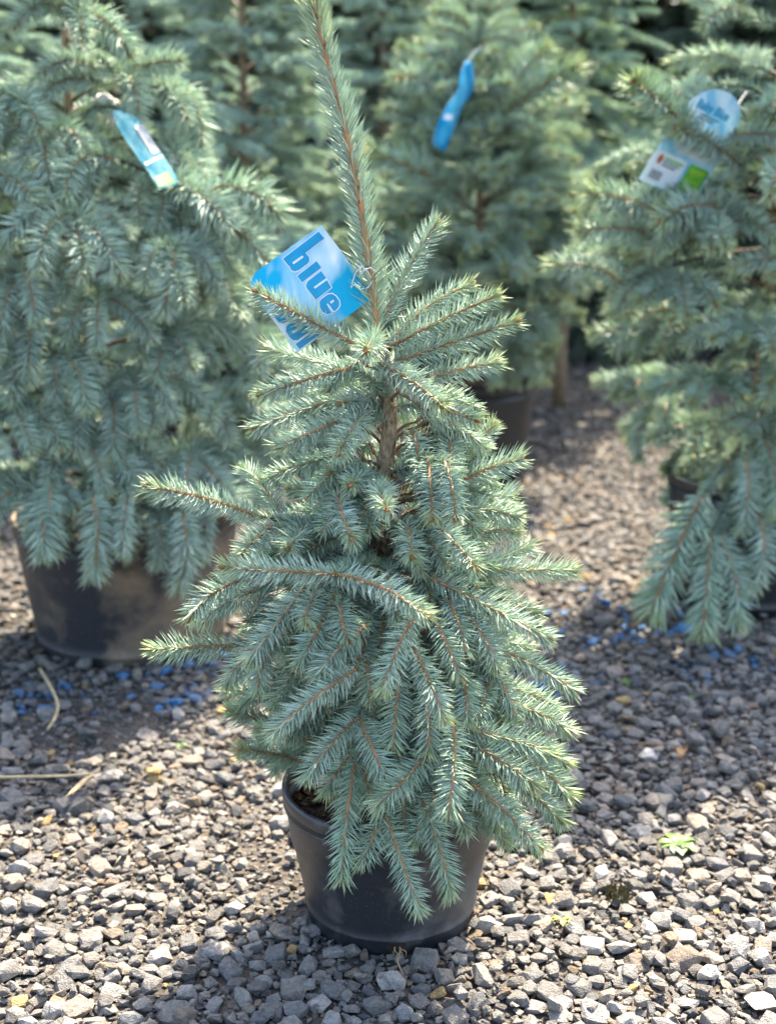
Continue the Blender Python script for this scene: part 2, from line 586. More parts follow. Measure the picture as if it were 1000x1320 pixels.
def shoot_geo(G, P, up, nlen, count, rad, rng, width=0.00150, th0=60, th1=26, green=0.0, yellow=1.0, lo=False, tipn=16, bare=0.0):
    """P: (n,3) polyline of the twig axis"""
    P = np.asarray(P, float)
    seg = np.linalg.norm(np.diff(P, axis=0), axis=1); s = np.concatenate([[0], np.cumsum(seg)]); L = s[-1]; s /= L
    Tn = unit(np.gradient(P, axis=0))
    # twig
    n = len(P)
    rr = rad * np.linspace(1.0, 0.62, n)
    tv, tt = tube(P, rr, 6, 0.16, rng)
    tc = C_TWIG * rng.uniform(0.8, 1.2)
    tcol = tc * rng.uniform(0.75, 1.25, (len(tv), 1))
    G.add(tv, tt, tcol)
    # bud at the end
    bt = Tn[-1]; bp = P[-1]
    bv, btt = tube(np.array([bp, bp + bt * 0.003, bp + bt * 0.006, bp + bt * 0.0085]), [rad * 0.75, rad * 1.15, rad * 0.8, rad * 0.15], 6)
    G.add(bv, btt, np.array([0.36, 0.17, 0.06]) * rng.uniform(0.8, 1.2))
    # needles
    t = (np.arange(count) + rng.uniform(0, 1, count)) / count
    t = bare + (1 - bare) * t
    phi = np.arange(count) * 2.39996 + rng.normal(0, 0.28, count)
    tipmask = np.zeros(count, bool)
    if tipn:
        t = np.concatenate([t, rng.uniform(0.965, 1.0, tipn)]); phi = np.concatenate([phi, rng.uniform(0, 2 * np.pi, tipn)])
        tipmask = np.concatenate([tipmask, np.ones(tipn, bool)])
    # fewer needles straight above and straight below the twig
    cph = np.cos(phi)
    phi = phi - 0.10 * np.sin(2 * phi)
    up_side = (np.cos(phi) > 0.80) & (rng.random(len(phi)) < 0.55) & ~tipmask
    phi = np.where(up_side, phi + np.sign(np.sin(phi)) * 0.75, phi)
    base = np.stack([np.interp(t, s, P[:, k]) for k in range(3)], -1)
    T = unit(np.stack([np.interp(t, s, Tn[:, k]) for k in range(3)], -1))
    up = np.asarray(up, float)
    S = unit(np.cross(T, up)); U = np.cross(S, T)
    rad_d = np.cos(phi)[:, None] * U + np.sin(phi)[:, None] * S
    f = np.clip((t - 0.60) / 0.40, 0, 1) ** 1.8
    th = np.radians(th0 + (th1 - th0) * f + rng.normal(0, 6, len(t)))
    th[tipmask] = np.radians(rng.uniform(8, 66, tipmask.sum()))
    d = np.cos(th)[:, None] * T + np.sin(th)[:, None] * rad_d
    nl = nlen * rng.uniform(0.66, 1.14, len(t)) * (1 - 0.10 * f) * (1 + 0.10 * np.sin(t * rng.uniform(9, 20) + rng.uniform(0, 6))) * np.where(t < 0.08, 0.75, 1)
    nl = np.where(tipmask, nl * 0.72, nl)
    curl = unit(d + 0.20 * T + 0.10 * up + rng.normal(0, 0.07, d.shape))
    base = base + rad_d * rad * 0.6
    mid = base + d * (nl * 0.5)[:, None]
    tip = mid + curl * (nl * 0.5)[:, None]
    a = unit(np.cross(d, rng.normal(size=d.shape))); b = np.cross(d, a)
    w = width * rng.uniform(0.8, 1.15, len(t))
    nn = len(t)
    # colours
    k = rng.random((nn, 1))
    col = C_BLUE * (1 - k) + C_PALE * k
    g = np.clip(green + rng.normal(0, 0.10, (nn, 1)), 0, 1)
    col = col * (1 - g) + C_GREEN * rng.uniform(0.9, 1.5, (nn, 1)) * g
    yk = np.clip((t - 0.80) / 0.20, 0, 1)[:, None] * 0.8 * yellow * rng.uniform(0.4, 1.0, (nn, 1))
    col = col * (1 - yk) + C_YELL * yk
    col *= rng.uniform(0.82, 1.16, (nn, 1))
    cb = col * 0.92; ct = col * 1.08 * (1 - 0.18) + C_YELL * 0.18 * yellow
    if lo:
        V = np.stack([base + a * w[:, None] * .8, base - a * w[:, None] * .4 + b * w[:, None] * .7, base - a * w[:, None] * .4 - b * w[:, None] * .7, tip], 1)
        Tm = np.array([[0, 1, 3], [1, 2, 3], [2, 0, 3]])
        C = np.stack([cb, cb, cb, ct], 1); m = 4
    else:
        ring = [a, -0.5 * a + 0.866 * b, -0.5 * a - 0.866 * b]
        V = np.stack([base + q * (w * 0.42)[:, None] for q in ring] + [mid + q * (w * 0.5)[:, None] for q in ring] + [tip], 1)
        Tm = np.array([[0, 1, 4], [0, 4, 3], [1, 2, 5], [1, 5, 4], [2, 0, 3], [2, 3, 5], [3, 4, 6], [4, 5, 6], [5, 3, 6]])
        C = np.stack([cb] * 3 + [col] * 3 + [ct], 1); m = 7
    Tt = (np.arange(nn)[:, None, None] * m + Tm[None]).reshape(-1, 3)
    G.add(V.reshape(-1, 3), Tt, C.reshape(-1, 3))


UP = np.array([0, 0, 1.0])


def v3(v): return np.array([v[0], v[1], v[2]])


# ------------------------------------------------------------------ pots
def lathe(prof, seg, mat, name, smooth=True):
    bm = bmesh.new()
    rings = []
    for r, z in prof:
        rings.append([bm.verts.new((r * math.cos(2 * math.pi * k / seg), r * math.sin(2 * math.pi * k / seg), z)) for k in range(seg)])
    for a, b in zip(rings[:-1], rings[1:]):
        for k in range(seg):
            k2 = (k + 1) % seg
            bm.faces.new((a[k], a[k2], b[k2], b[k]))
    me = bm_mesh(name, bm, mat, smooth)
    return me


def make_pot(key, label, mat, soil_drop, seed, chips=60):
    x, y, rt, rb, h = POTS[key]
    r_ = random.Random(seed)
    root = tag(empty('plant_pot', (x, y, 0)), label, 'plant pot', 'black nursery pots')
    lipz = h - 0.022
    ro = rb + (rt - rb) * 0.92
    prof = [(rb - 0.012, 0.002), (rb - 0.004, -0.004), (rb, 0.004), (rb + 0.001, 0.020), (rb + 0.0035, 0.0225), (rb + 0.0038, 0.0255), (rb + 0.002, 0.028)]
    for k in range(1, 13):
        t = k / 12
        prof.append((rb + 0.002 + (ro - rb - 0.002) * t, 0.028 + (lipz - 0.028) * t))
    prof += [(ro - 0.005, lipz - 0.002), (ro - 0.007, lipz - 0.05), (rb + (ro - rb) * 0.4, h * 0.45)]
    me = lathe(prof, 72, mat, 'wall')
    wall = link('wall', me, root); wall.matrix_parent_inverse = Matrix()
    rim = [(ro - 0.0055, lipz + 0.001), (ro + 0.0015, lipz - 0.003), (rt - 0.004, lipz + 0.001), (rt - 0.001, lipz + 0.004), (rt, h - 0.006), (rt - 0.001, h - 0.002), (rt - 0.004, h),
           (rt - 0.007, h - 0.001), (rt - 0.009, h - 0.005), (ro - 0.0055, lipz + 0.001)]
    rm = link('rim', lathe(rim, 72, mat, 'rim'), root); rm.matrix_parent_inverse = Matrix()
    # soil surface
    zs = h - soil_drop
    rs = rb + (ro - rb) * (zs / lipz) - 0.0045
    bm = bmesh.new()
    c = bm.verts.new((0, 0, zs + 0.008))
    prev = None
    for q in range(1, 13):
        ring = [bm.verts.new((rs * q / 12 * math.cos(2 * math.pi * k / 40), rs * q / 12 * math.sin(2 * math.pi * k / 40), zs + (0.006 * (1 - q / 12)) + r_.uniform(-0.004, 0.004))) for k in range(40)]
        for k in range(40):
            k2 = (k + 1) % 40
            if prev is None: bm.faces.new((c, ring[k], ring[k2]))
            else: bm.faces.new((prev[k], ring[k], ring[k2], prev[k2]))
        prev = ring
    so = link('soil', bm_mesh('soil', bm, M_SOIL), root); so.matrix_parent_inverse = Matrix()
    if chips:
        g = Geo(); rg = np.random.default_rng(seed)
        for k in range(chips):
            V, T = ST_S[int(rg.integers(len(ST_S)))]
            a = rg.uniform(0, 6.28); rr = (rs - 0.008) * math.sqrt(rg.random())
            s = rg.uniform(0.003, 0.009)
            g.add((V * s * np.array([1.3, 0.6, 0.6])) @ rot_np(rg).T + np.array([rr * math.cos(a), rr * math.sin(a), zs + 0.005]), T, (1, 1, 1))
        ch = link('bark_mulch', g.mesh('bark_mulch', M_CHIP), so); ch.matrix_parent_inverse = Matrix()
        tag(ch, kind='stuff')
    return root


pot_main = make_pot('main', 'small black plastic pot under the spruce with the blue lettered tag', M_POT, 0.040, 3, 420)
pot_left = make_pot('left', 'wide black pot smeared with dried tan mud under the largest dense spruce', M_POT_MUD, 0.03, 4)
pot_mid = make_pot('mid', 'dusty black pot under the spruce with the curled blue tag', M_POT_FAR, 0.03, 5)
pot_right = make_pot('right', 'black pot partly covered by a low spruce branch trailing on gravel', M_POT_FAR, 0.03, 6)

# drainage notch with roots on the front of the small pot
px_, py_, rt_, rb_, h_ = POTS['main']
g = Geo(); rg = np.random.default_rng(8)
ang = math.radians(-86)
V, T = tube([(rb_ - 0.004, 0, 0.001), (rb_ + 0.0015, 0, 0.001)], [0.011, 0.011], 4)
ca, sa = math.cos(ang), math.sin(ang)
RM = np.array([[ca, -sa, 0], [sa, ca, 0], [0, 0, 1]])
hole = Geo()
bxv = np.array([[x, y, z] for x in (rb_ - 0.004, rb_ + 0.0022) for y in (-0.011, 0.011) for z in (-0.002, 0.021)])
bxt = np.array([[0, 1, 3], [0, 3, 2], [4, 6, 7], [4, 7, 5], [0, 4, 5], [0, 5, 1], [2, 3, 7], [2, 7, 6], [1, 5, 7], [1, 7, 3], [0, 2, 6], [0, 6, 4]])
hole.add(bxv @ RM.T, bxt, (0, 0, 0))
dh = link('drain_hole', hole.mesh('drain_hole', M_SOIL), pot_main); dh.matrix_parent_inverse = Matrix()
for k in range(5):
    y0 = rg.uniform(-0.006, 0.008)
    pts = [(rb_ - 0.002, y0, 0.016 + rg.uniform(-.004, .003))]
    for q in range(5):
        l = pts[-1]; pts.append((l[0] + rg.uniform(0.001, 0.006), l[1] + rg.normal(0, 0.0022), max(0.004, l[2] - rg.uniform(0.000, 0.006))))
    V, T = tube(np.array(pts), np.linspace(0.0013, 0.0006, 6), 5)
    g.add(V @ RM.T, T, (1, 1, 1))
rt = link('root', g.mesh('root', M_ROOT), pot_main); rt.matrix_parent_inverse = Matrix()

# ------------------------------------------------------------------ the spruce in front
main = tag(empty('spruce_tree', (TX, TY, 0.16)), 'small blue spruce in front with one tall bare leader and the blue lettered tag', 'spruce tree', 'potted blue spruces')
mrng = np.random.default_rng(21)


def M(px, py, d):
    return v3(on_plane(px, py, TY - d))


# trunk
tp = [np.array([0.004, TY, 0.150]), M(505, 900, 0.0), M(502, 800, 0.0), M(494, 700, 0), M(494, 620, 0.002), M(503, 550, 0.004), M(500, 490, 0.0), M(489, 435, 0)]
tpx = np.array(tp)
ts = np.linspace(0, 1, 40)
tq = np.linspace(0, 1, len(tp))
TRK = np.stack([np.interp(ts, tq, tpx[:, k]) for k in range(3)], -1)
for _ in range(3): TRK[1:-1] = (TRK[:-2] + TRK[1:-1] * 2 + TRK[2:]) / 4
V, T = tube(TRK, np.interp(ts, [0, .5, 1], [0.017, 0.0125, 0.0075]), 12, 0.09, mrng)
g = Geo(); g.add(V, T, (1, 1, 1))
link('trunk', g.mesh('trunk', M_BARK, True), main)


def trunk_at(z):
    return np.array([np.interp(z, TRK[:, 2], TRK[:, 0]), np.interp(z, TRK[:, 2], TRK[:, 1]), z])


# leader
LP = np.array([M(487, 428, 0.0), M(478, 350, 0.002), M(462, 250, 0.004), M(444, 160, 0.0), M(424, 90, -0.004), M(412, 40, -0.006), M(405, 2, -0.008)])
lt = np.linspace(0, 1, 30)
LPs = np.stack([np.interp(lt, np.linspace(0, 1, len(LP)), LP[:, k]) for k in range(3)], -1)
for _ in range(2): LPs[1:-1] = (LPs[:-2] + LPs[1:-1] * 2 + LPs[2:]) / 4
g = Geo()
shoot_geo(g, LPs, np.array([0, -1, 0.0]), 0.0330, 1050, 0.0056, mrng, 0.0018, 48, 36, green=0.12, yellow=0.7)
# buds along the leader
for k in range(16):
    i = int(mrng.integers(3, 28)); a = mrng.uniform(0, 6.28)
    dd = np.array([math.cos(a), math.sin(a), 0.9]); dd /= np.linalg.norm(dd)
    bv, bt = tube(np.array([LPs[i] + dd * 0.003, LPs[i] + dd * 0.006, LPs[i] + dd * 0.010]), [0.0016, 0.0024, 0.0004], 6)
    g.add(bv, bt, np.array([0.34, 0.17, 0.08]))
link('leader', g.mesh('leader', M_NEEDLE), main)

# groups of shoots read off the photograph: (base px, base py, base depth towards viewer, tip px, tip py, tip depth)
GROUPS = [
    [(455, 443, 0.02, 332, 377, 0.075)],
    [(493, 415, -0.015, 562, 288, -0.05)],
    [(503, 440, -0.02, 606, 366, -0.05), (503, 447, 0.0, 640, 381, 0.015)],
    [(508, 466, 0.01, 664, 414, 0.035), (540, 492, 0.01, 640, 466, 0.02)],
    [(482, 438, 0.02, 472, 452, 0.125)],
    [(455, 474, 0.02, 337, 508, 0.075), (465, 482, -0.03, 345, 450, -0.07)],
    [(492, 470, 0.03, 568, 522, 0.115), (548, 528, 0.05, 612, 541, 0.085)],
    [(470, 505, -0.01, 328, 551, 0.0), (460, 530, 0.03, 362, 575, 0.085), (470, 530, 0.03, 438, 583, 0.135)],
    [(475, 500, -0.05, 385, 500, -0.12), (480, 510, 0.0, 440, 520, 0.06)],
    [(330, 665, 0.05, 192, 627, 0.10), (365, 672, 0.02, 316, 604, -0.03), (350, 678, 0.07, 313, 716, 0.12), (390, 682, 0.06, 372, 706, 0.12)],
    [(465, 610, 0.02, 425, 610, 0.08), (470, 610, 0.03, 452, 625, 0.12)],
    [(436, 630, 0.07, 452, 692, 0.165)],
    [(480, 620, -0.03, 400, 600, -0.10), (450, 650, 0.02, 375, 630, 0.02)],
    [(490, 628, 0.08, 497, 655, 0.185)],
    [(523, 675, 0.08, 531, 716, 0.15)],
    [(550, 590, 0.04, 556, 667, 0.12), (572, 595, 0.05, 587, 667, 0.14)],
    [(530, 555, 0.0, 545, 622, 0.06), (578, 555, -0.02, 580, 620, 0.07)],
    [(598, 610, -0.02, 636, 548, -0.04), (592, 622, 0.02, 668, 591, 0.03)],
    [(600, 655, 0.02, 666, 666, 0.03), (600, 690, 0.0, 665, 684, -0.01)],
    [(560, 676, 0.09, 612, 730, 0.165)],
    [(610, 736, 0.07, 738, 736, 0.055), (600, 738, 0.05, 682, 704, 0.0)],
    [(432, 740, 0.19, 290, 731, 0.215), (436, 741, 0.19, 548, 792, 0.255)],
    [(310, 748, 0.12, 246, 796, 0.16), (330, 760, 0.10, 262, 800, 0.10)],
    [(555, 745, 0.11, 706, 822, 0.16)],
    [(610, 826, 0.11, 740, 890, 0.14), (608, 832, 0.11, 662, 925, 0.145), (655, 905, 0.11, 733, 940, 0.11)],
    [(395, 755, 0.14, 322, 850, 0.18), (410, 760, 0.14, 395, 800, 0.19)],
    [(432, 768, 0.15, 384, 858, 0.21), (438, 775, 0.15, 448, 822, 0.20)],
    [(300, 832, 0.10, 196, 837, 0.13), (320, 800, 0.10, 345, 760, 0.08)],
    [(352, 812, 0.12, 294, 882, 0.17), (372, 812, 0.13, 332, 888, 0.19)],
    [(458, 864, 0.21, 352, 946, 0.275), (470, 808, 0.17, 410, 870, 0.22)],
    [(532, 798, 0.22, 494, 890, 0.27), (534, 838, 0.20, 572, 926, 0.255)],
    [(515, 868, 0.18, 506, 962, 0.225), (470, 820, 0.15, 478, 902, 0.20)],
    [(462, 925, 0.20, 395, 1002, 0.25), (464, 925, 0.20, 500, 1005, 0.25)],
    [(546, 888, 0.19, 552, 968, 0.235), (560, 800, 0.15, 590, 870, 0.19)],
    [(400, 985, 0.04, 312, 966, 0.08), (385, 945, 0.02, 298, 918, 0.03), (380, 905, 0.02, 292, 890, 0.0), (410, 960, 0.06, 335, 940, 0.10)],
    [(562, 960, 0.21, 486, 1036, 0.275), (584, 930, 0.21, 578, 1046, 0.295)],
    [(594, 940, 0.18, 712, 972, 0.20), (612, 960, 0.19, 690, 1012, 0.225)],
    [(665, 970, 0.13, 734, 1026, 0.16), (655, 1000, 0.14, 723, 1058, 0.18)],
    [(606, 1010, 0.19, 695, 1094, 0.235), (610, 1040, 0.16, 652, 1086, 0.19)],
    [(495, 1050, 0.22, 541, 1174, 0.275), (490, 1056, 0.22, 462, 1112, 0.235)],
    [(545, 1035, 0.21, 580, 1152, 0.255), (560, 1025, 0.20, 532, 1086, 0.23)],
    [(458, 985, 0.19, 440, 1134, 0.25), (468, 990, 0.19, 492, 1058, 0.225)],
    [(455, 970, 0.14, 420, 1020, 0.16), (440, 1000, 0.12, 446, 1046, 0.15)],
    [(628, 870, 0.12, 612, 930, 0.18), (600, 790, 0.13, 640, 860, 0.17)],
    [(590, 860, 0.15, 600, 930, 0.20), (575, 770, 0.12, 600, 840, 0.17)],
    [(640, 930, 0.10, 728, 985, 0.12), (630, 880, 0.08, 720, 915, 0.07)],
    [(600, 985, 0.15, 642, 1062, 0.195), (560, 985, 0.16, 600, 1072, 0.205)],
    [(515, 990, 0.17, 520, 1078, 0.215), (540, 985, 0.15, 560, 1060, 0.19)],
    [(640, 1000, 0.10, 660, 1070, 0.13), (610, 1000, 0.12, 600, 1060, 0.165)],
    [(440, 800, 0.12, 470, 850, 0.17), (480, 830, 0.13, 500, 880, 0.17), (500, 740, 0.12, 515, 800, 0.17)],
    [(468, 750, 0.07, 478, 828, 0.14), (500, 765, 0.09, 488, 842, 0.155)],
    [(610, 760, 0.05, 690, 790, 0.07), (640, 640, -0.06, 660, 640, -0.05)],
]

# fill in the inner and rear side of the crown
def crown_r(z):
    return np.interp(z, [0.22, 0.34, 0.45, 0.60, 0.72, 0.84], [0.20, 0.245, 0.245, 0.205, 0.155, 0.12])


FILL = []
for k in range(200):
    z = mrng.uniform(0.25, 0.76)
    az = k * 2.39996 + mrng.normal(0, 0.3)
    c, s = math.cos(az), math.sin(az)      # s > 0 : away from the viewer
    R = crown_r(z) * (0.86 if s > -0.2 else 0.72) * mrng.uniform(0.72, 1.0)
    b = trunk_at(min(z + 0.03, 0.80)) + np.array([c, s, 0]) * R * 0.42
    e = trunk_at(z) + np.array([c, s, 0]) * R
    e[2] = z - mrng.uniform(-0.02, 0.07) * (1.4 if z < 0.5 else 0.2)
    hit = False
    for q in (b, (b + e) / 2, e):
        w_ = Vector(q.tolist()) - CAMP; dep = w_.dot(FWD); qx = 500 + FPX * w_.x / dep; qy = 660 - FPX * w_.dot(UPC) / dep
        if 468 < qx < 525 and 500 < qy < 625 and q[1] < TY: hit = True
    if not hit and (z < 0.64 or mrng.random() < 0.45): FILL.append((b, e))


def main_branch(shoots3, kind):
    bases = np.array([a for a, b in shoots3])
    c = bases.mean(0)
    r = math.hypot(c[0] - TX, c[1] - TY)
    za = float(np.clip(c[2] + (0.03 if c[2] < 0.55 else -0.03) - 0.1 * r, 0.17, 0.83))
    root = trunk_at(za)
    hub = root + (c - root) * 0.72
    g = Geo()
    P = bez(root, root + (hub - root) * 0.5 + UP * 0.012, hub, 7)
    V, T = tube(P, np.linspace(0.0040, 0.0028, 7) * (0.62 if c[2] > 0.62 else 1.0), 6, 0.12, mrng); g.add(V, T, np.array([0.15, 0.10, 0.065]))
    for a, b in shoots3:
        P = bez(hub, (hub + a) * 0.5 + UP * 0.004, a, 5)
        V, T = tube(P, np.linspace(0.0028, 0.0022, 5), 6, 0.12, mrng); g.add(V, T, np.array([0.22, 0.13, 0.07]))
    if kind == 'seen' and c[2] < 0.80:
        for a, b in shoots3:
            l_ = float(np.linalg.norm(a - root))
            if l_ > 0.05:
                shoot_geo(g, bez(root, (root + a) * 0.5 + UP * 0.01, a, 8), UP, 0.022, int(1300 * l_) + 10, 0.0020, mrng, 0.0017, 62, 45, green=0.3, yellow=0.2, lo=True, bare=0.22, tipn=0)
    br = link('branch', g.mesh('branch', M_NEEDLE), main)
    for a, b in shoots3:
        L = np.linalg.norm(b - a)
        ax = (b - a) / L
        bend = UP * L * mrng.uniform(0.02, 0.11)
        if ax[2] < -0.3: bend = bend + np.array([c[0] - TX, c[1] - TY, 0]) * 0.08
        bend = bend + mrng.normal(0, 0.03, 3) * L
        P = bez(a, (a + b) / 2 + bend, b, 12)
        up = UP if abs(ax[2]) < 0.85 else unit(np.array([a[0] - TX, a[1] - TY, 0.2]))
        if kind == 'fill':
            g = Geo()
            shoot_geo(g, P, up, 0.025, int(1700 * L) + 20, 0.0020, mrng, 0.0018, 64, 38, green=mrng.uniform(0.2, 0.5), yellow=0.35)
        else:
            low = np.clip((0.62 - b[2]) / 0.4, 0, 1)
            dens = 2200 * L + 36
            g = Geo()
            shoot_geo(g, P, up, mrng.uniform(0.0235, 0.0275), int(dens), 0.0030, mrng, 0.00165, mrng.uniform(60, 70), 38,
                      green=mrng.uniform(0.02, 0.20) + 0.36 * low, yellow=mrng.uniform(0.45, 1.0))
        o = link('shoot', g.mesh('shoot', M_NEEDLE), br)


for grp in GROUPS:
    main_branch([(M(a, b, c), M(d, e, f)) for a, b, c, d, e, f in grp], 'seen')
for i in range(0, len(FILL) - 2, 3):
    main_branch([FILL[i]], 'fill'); main_branch([FILL[i + 1]], 'fill'); main_branch([FILL[i + 2]], 'fill')


# ------------------------------------------------------------------ the other spruces
def shoot_mesh(L, bend, seed, count, nlen, green, yellow, width=0.0017, tipup=0.0):
    rg = np.random.default_rng(seed)
    P = bez((0, 0, 0), (L * 0.5, rg.normal(0, 0.04) * L, L * (bend * 0.5 + 0.03)), (L * math.cos(bend * 0.6), rg.normal(0, 0.05) * L, -L * bend * 0.45 + tipup), 10)
    g = Geo()
    shoot_geo(g, P, UP, nlen, count, 0.0030, rg, width, rg.uniform(58, 68), 42, green=green, yellow=yellow)
    return g.mesh('shoot', M_NEEDLE)


DENSE = [shoot_mesh(0.128, b, 300 + i, 290, 0.037, 0.10 + 0.06 * (i % 4), 0.4, 0.0025) for i, b in enumerate([0.1, 0.3, 0.5, 0.65, 0.3, 0.55, 0.7, 0.4])]
LOOSE = [shoot_mesh(0.128, b, 340 + i, 260, 0.034, 0.16 + 0.07 * (i % 4), 0.8, 0.0025) for i, b in enumerate([0.05, 0.2, 0.4, 0.1, 0.55, 0.3])]


def frame(ax, up=Vector((0, 0, 1))):
    x = Vector(ax).normalized()
    y = up.cross(x)
    if y.length < 1e-3: y = Vector((0, 1, 0))
    y.normalize(); z = x.cross(y)
    return Matrix((x, y, z)).transposed()


CAMSIDE = -math.pi / 2
# no shoots grow across the hanging tags: (px range, and the tag's distance)
CLEAR = [(815, 110, 955, 255, 2.98), (140, 120, 240, 245, 2.80), (545, 75, 620, 205, 4.12)]


def conifer(name, label, group, x, y, z0, h, rfun, nb, nsh, meshes, seed, elev, droop, zlow, lean=(0, 0), face=None, scale=1.0, rb=0.017, down=0.0, extra=(), shell=0, sdown=0.6, sspan=1.9):
    rg = np.random.default_rng(seed)
    root = tag(empty(name, (x, y, z0)), label, 'spruce tree', group)
    P = np.array([[x + lean[0] * t + 0.006 * math.sin(7 * t + seed), y + lean[1] * t, z0 - 0.01 + (h - z0) * t] for t in np.linspace(0, 1, 24)])
    V, T = tube(P, np.linspace(rb, 0.004, 24), 10, 0.08, rg)
    g = Geo(); g.add(V, T, (1, 1, 1))
    link('trunk', g.mesh('trunk', M_BARK, True), root)

    def axis(z):
        return np.array([np.interp(z, P[:, 2], P[:, 0]), np.interp(z, P[:, 2], P[:, 1]), z])
    cnt = 0

    def put(bobj, p, d, s, force=False):
        nonlocal cnt
        if not force:
            for f in (0.3, 0.65, 1.0):
                w = Vector((p + d * 0.135 * s * f).tolist()) - CAMP
                dep = w.dot(FWD); qx = 500 + FPX * w.x / dep; qy = 660 - FPX * w.dot(UPC) / dep
                for (x0, y0, x1, y1, Y) in CLEAR:
                    if x0 < qx < x1 and y0 < qy < y1 and p[1] < Y: return
        o = bpy.data.objects.new('shoot', meshes[int(rg.integers(len(meshes)))])
        COL.objects.link(o)
        o.parent = bobj
        o.matrix_parent_inverse = parent_inv(bobj)
        R = frame(d).to_4x4()
        o.matrix_basis = Matrix.Translation(p.tolist()) @ R @ Matrix.Rotation(rg.uniform(-0.4, 0.4), 4, 'X') @ Matrix.Diagonal((s, s * rg.uniform(.92, 1.08), s, 1))
        cnt += 1
    for i in range(nb):
        u = (i + rg.uniform(-0.3, 0.3)) / nb
        u = min(max(u, 0), 1)
        z = zlow + (h - 0.06 - zlow) * u
        if face is not None and rg.random() < face[1]:
            az = face[0] + rg.uniform(-1.75, 1.75)
        else:
            az = i * 2.39996 + rg.normal(0, 0.25)
        L = rfun(z) * rg.uniform(0.82, 1.08)
        e0 = elev(u); dr = droop(u)
        hd = np.array([math.cos(az), math.sin(az), 0])
        a0 = axis(z)
        tt = np.linspace(0, 1, 9)[:, None]
        Lw = max(L - 0.09 * scale, 0.03)
        B = a0 + hd * (Lw * tt) + UP * (Lw * (e0 * tt - dr * tt ** 2))
        g = Geo(); V, T = tube(B, np.linspace(0.0065, 0.0028, 9) * (0.7 + 0.5 * L), 6, 0.1, rg)
        g.add(V, T, np.array([0.12, 0.08, 0.05]))
        shoot_geo(g, B, UP, 0.031, int(850 * Lw) + 20, 0.0022, rg, 0.0025, 66, 44, green=0.25, yellow=0.2, lo=True, bare=0.22)
        bobj = link('branch', g.mesh('branch', M_NEEDLE), root)
        Tn = unit(np.gradient(B, axis=0))
        sd = np.cross(Tn, UP)
        n = nsh if L > 0.2 else max(3, nsh - 2)
        for k in range(n):
            if k == 0: t = 1.0; ang = rg.normal(0, 0.12)
            else:
                t = rg.uniform(0.9, 1.0) if k < 3 else rg.uniform(0.25, 0.9)
                ang = (1 if k % 2 else -1) * math.radians(rg.uniform(32, 68))
            q = t * 8; i0 = min(int(q), 7); f = q - i0
            p = B[i0] * (1 - f) + B[i0 + 1] * f
            T0 = Tn[i0]; S0 = unit(sd[i0])
            d = math.cos(ang) * T0 + math.sin(ang) * S0
            d = d + UP * rg.normal(-down, 0.16)
            put(bobj, p, d / np.linalg.norm(d), scale * rg.uniform(0.78, 1.12) * (1.0 if L > 0.15 else 0.8))
    for i in range(shell):
        z = zlow + 0.02 + (1.12 - zlow) * ((i + rg.uniform(0, 1)) / shell)
        az = CAMSIDE + (((i * 0.618034) % 1.0) * 2 - 1) * sspan + rg.normal(0, 0.08)
        L = rfun(z) * rg.uniform(0.64, 0.86)
        hd = np.array([math.cos(az), math.sin(az), 0]); tg = np.array([-hd[1], hd[0], 0])
        a0 = axis(min(z - 0.03, h - 0.05)); hub = axis(z) + hd * L
        g = Geo(); V, T = tube(bez(a0, (a0 + hub) / 2 + UP * 0.05, hub, 8), np.linspace(0.0055, 0.003, 8), 6, 0.1, rg)
        g.add(V, T, np.array([0.12, 0.08, 0.05]))
        shoot_geo(g, bez(a0, (a0 + hub) / 2 + UP * 0.05, hub, 8), UP, 0.031, int(850 * L) + 20, 0.0022, rg, 0.0025, 66, 44, green=0.25, yellow=0.2, lo=True, bare=0.25)
        bobj = link('branch', g.mesh('branch', M_NEEDLE), root)
        for k in range(5):
            th = math.radians((k - 2) * 38 + rg.normal(0, 9))
            dn = sdown * rg.uniform(0.6, 1.3)
            m0 = (hd * 0.75 - UP * dn); m0 = m0 / np.linalg.norm(m0)
            d = m0 * math.cos(th) + tg * math.sin(th) + hd * 0.15
            put(bobj, hub + hd * rg.normal(0, 0.012), d / np.linalg.norm(d), scale * rg.uniform(0.75, 1.08))
    for (p, d, s) in extra:
        g = Geo(); pa = axis(min(p[2] + 0.05, h - 0.05))
        V, T = tube(bez(pa, (pa + p) / 2 + UP * 0.03, p, 6), np.linspace(0.0055, 0.003, 6), 6); g.add(V, T, np.array([0.12, 0.08, 0.05]))
        shoot_geo(g, bez(pa, (pa + p) / 2 + UP * 0.03, p, 8), UP, 0.030, int(800 * np.linalg.norm(p - pa)) + 20, 0.0022, rg, 0.0025, 64, 44, green=0.25, yellow=0.2, lo=True, bare=0.25)
        bobj = link('branch', g.mesh('branch', M_NEEDLE), root)
        put(bobj, np.asarray(p), np.asarray(d) / np.linalg.norm(d), s, True)
    # top shoot
    tipb = link('leader', meshes[0], root)
    tipb.matrix_basis = Matrix.Translation(P[-2].tolist()) @ frame((0.05, 0.02, 1), Vector((0, 1, 0))).to_4x4()
    return root




def seg(px0, py0, Y0, px1, py1, Y1, mlen=0.128):
    a = v3(on_plane(px0, py0, Y0)); b = v3(on_plane(px1, py1, Y1))
    return (a, b - a, np.linalg.norm(b - a) / mlen)


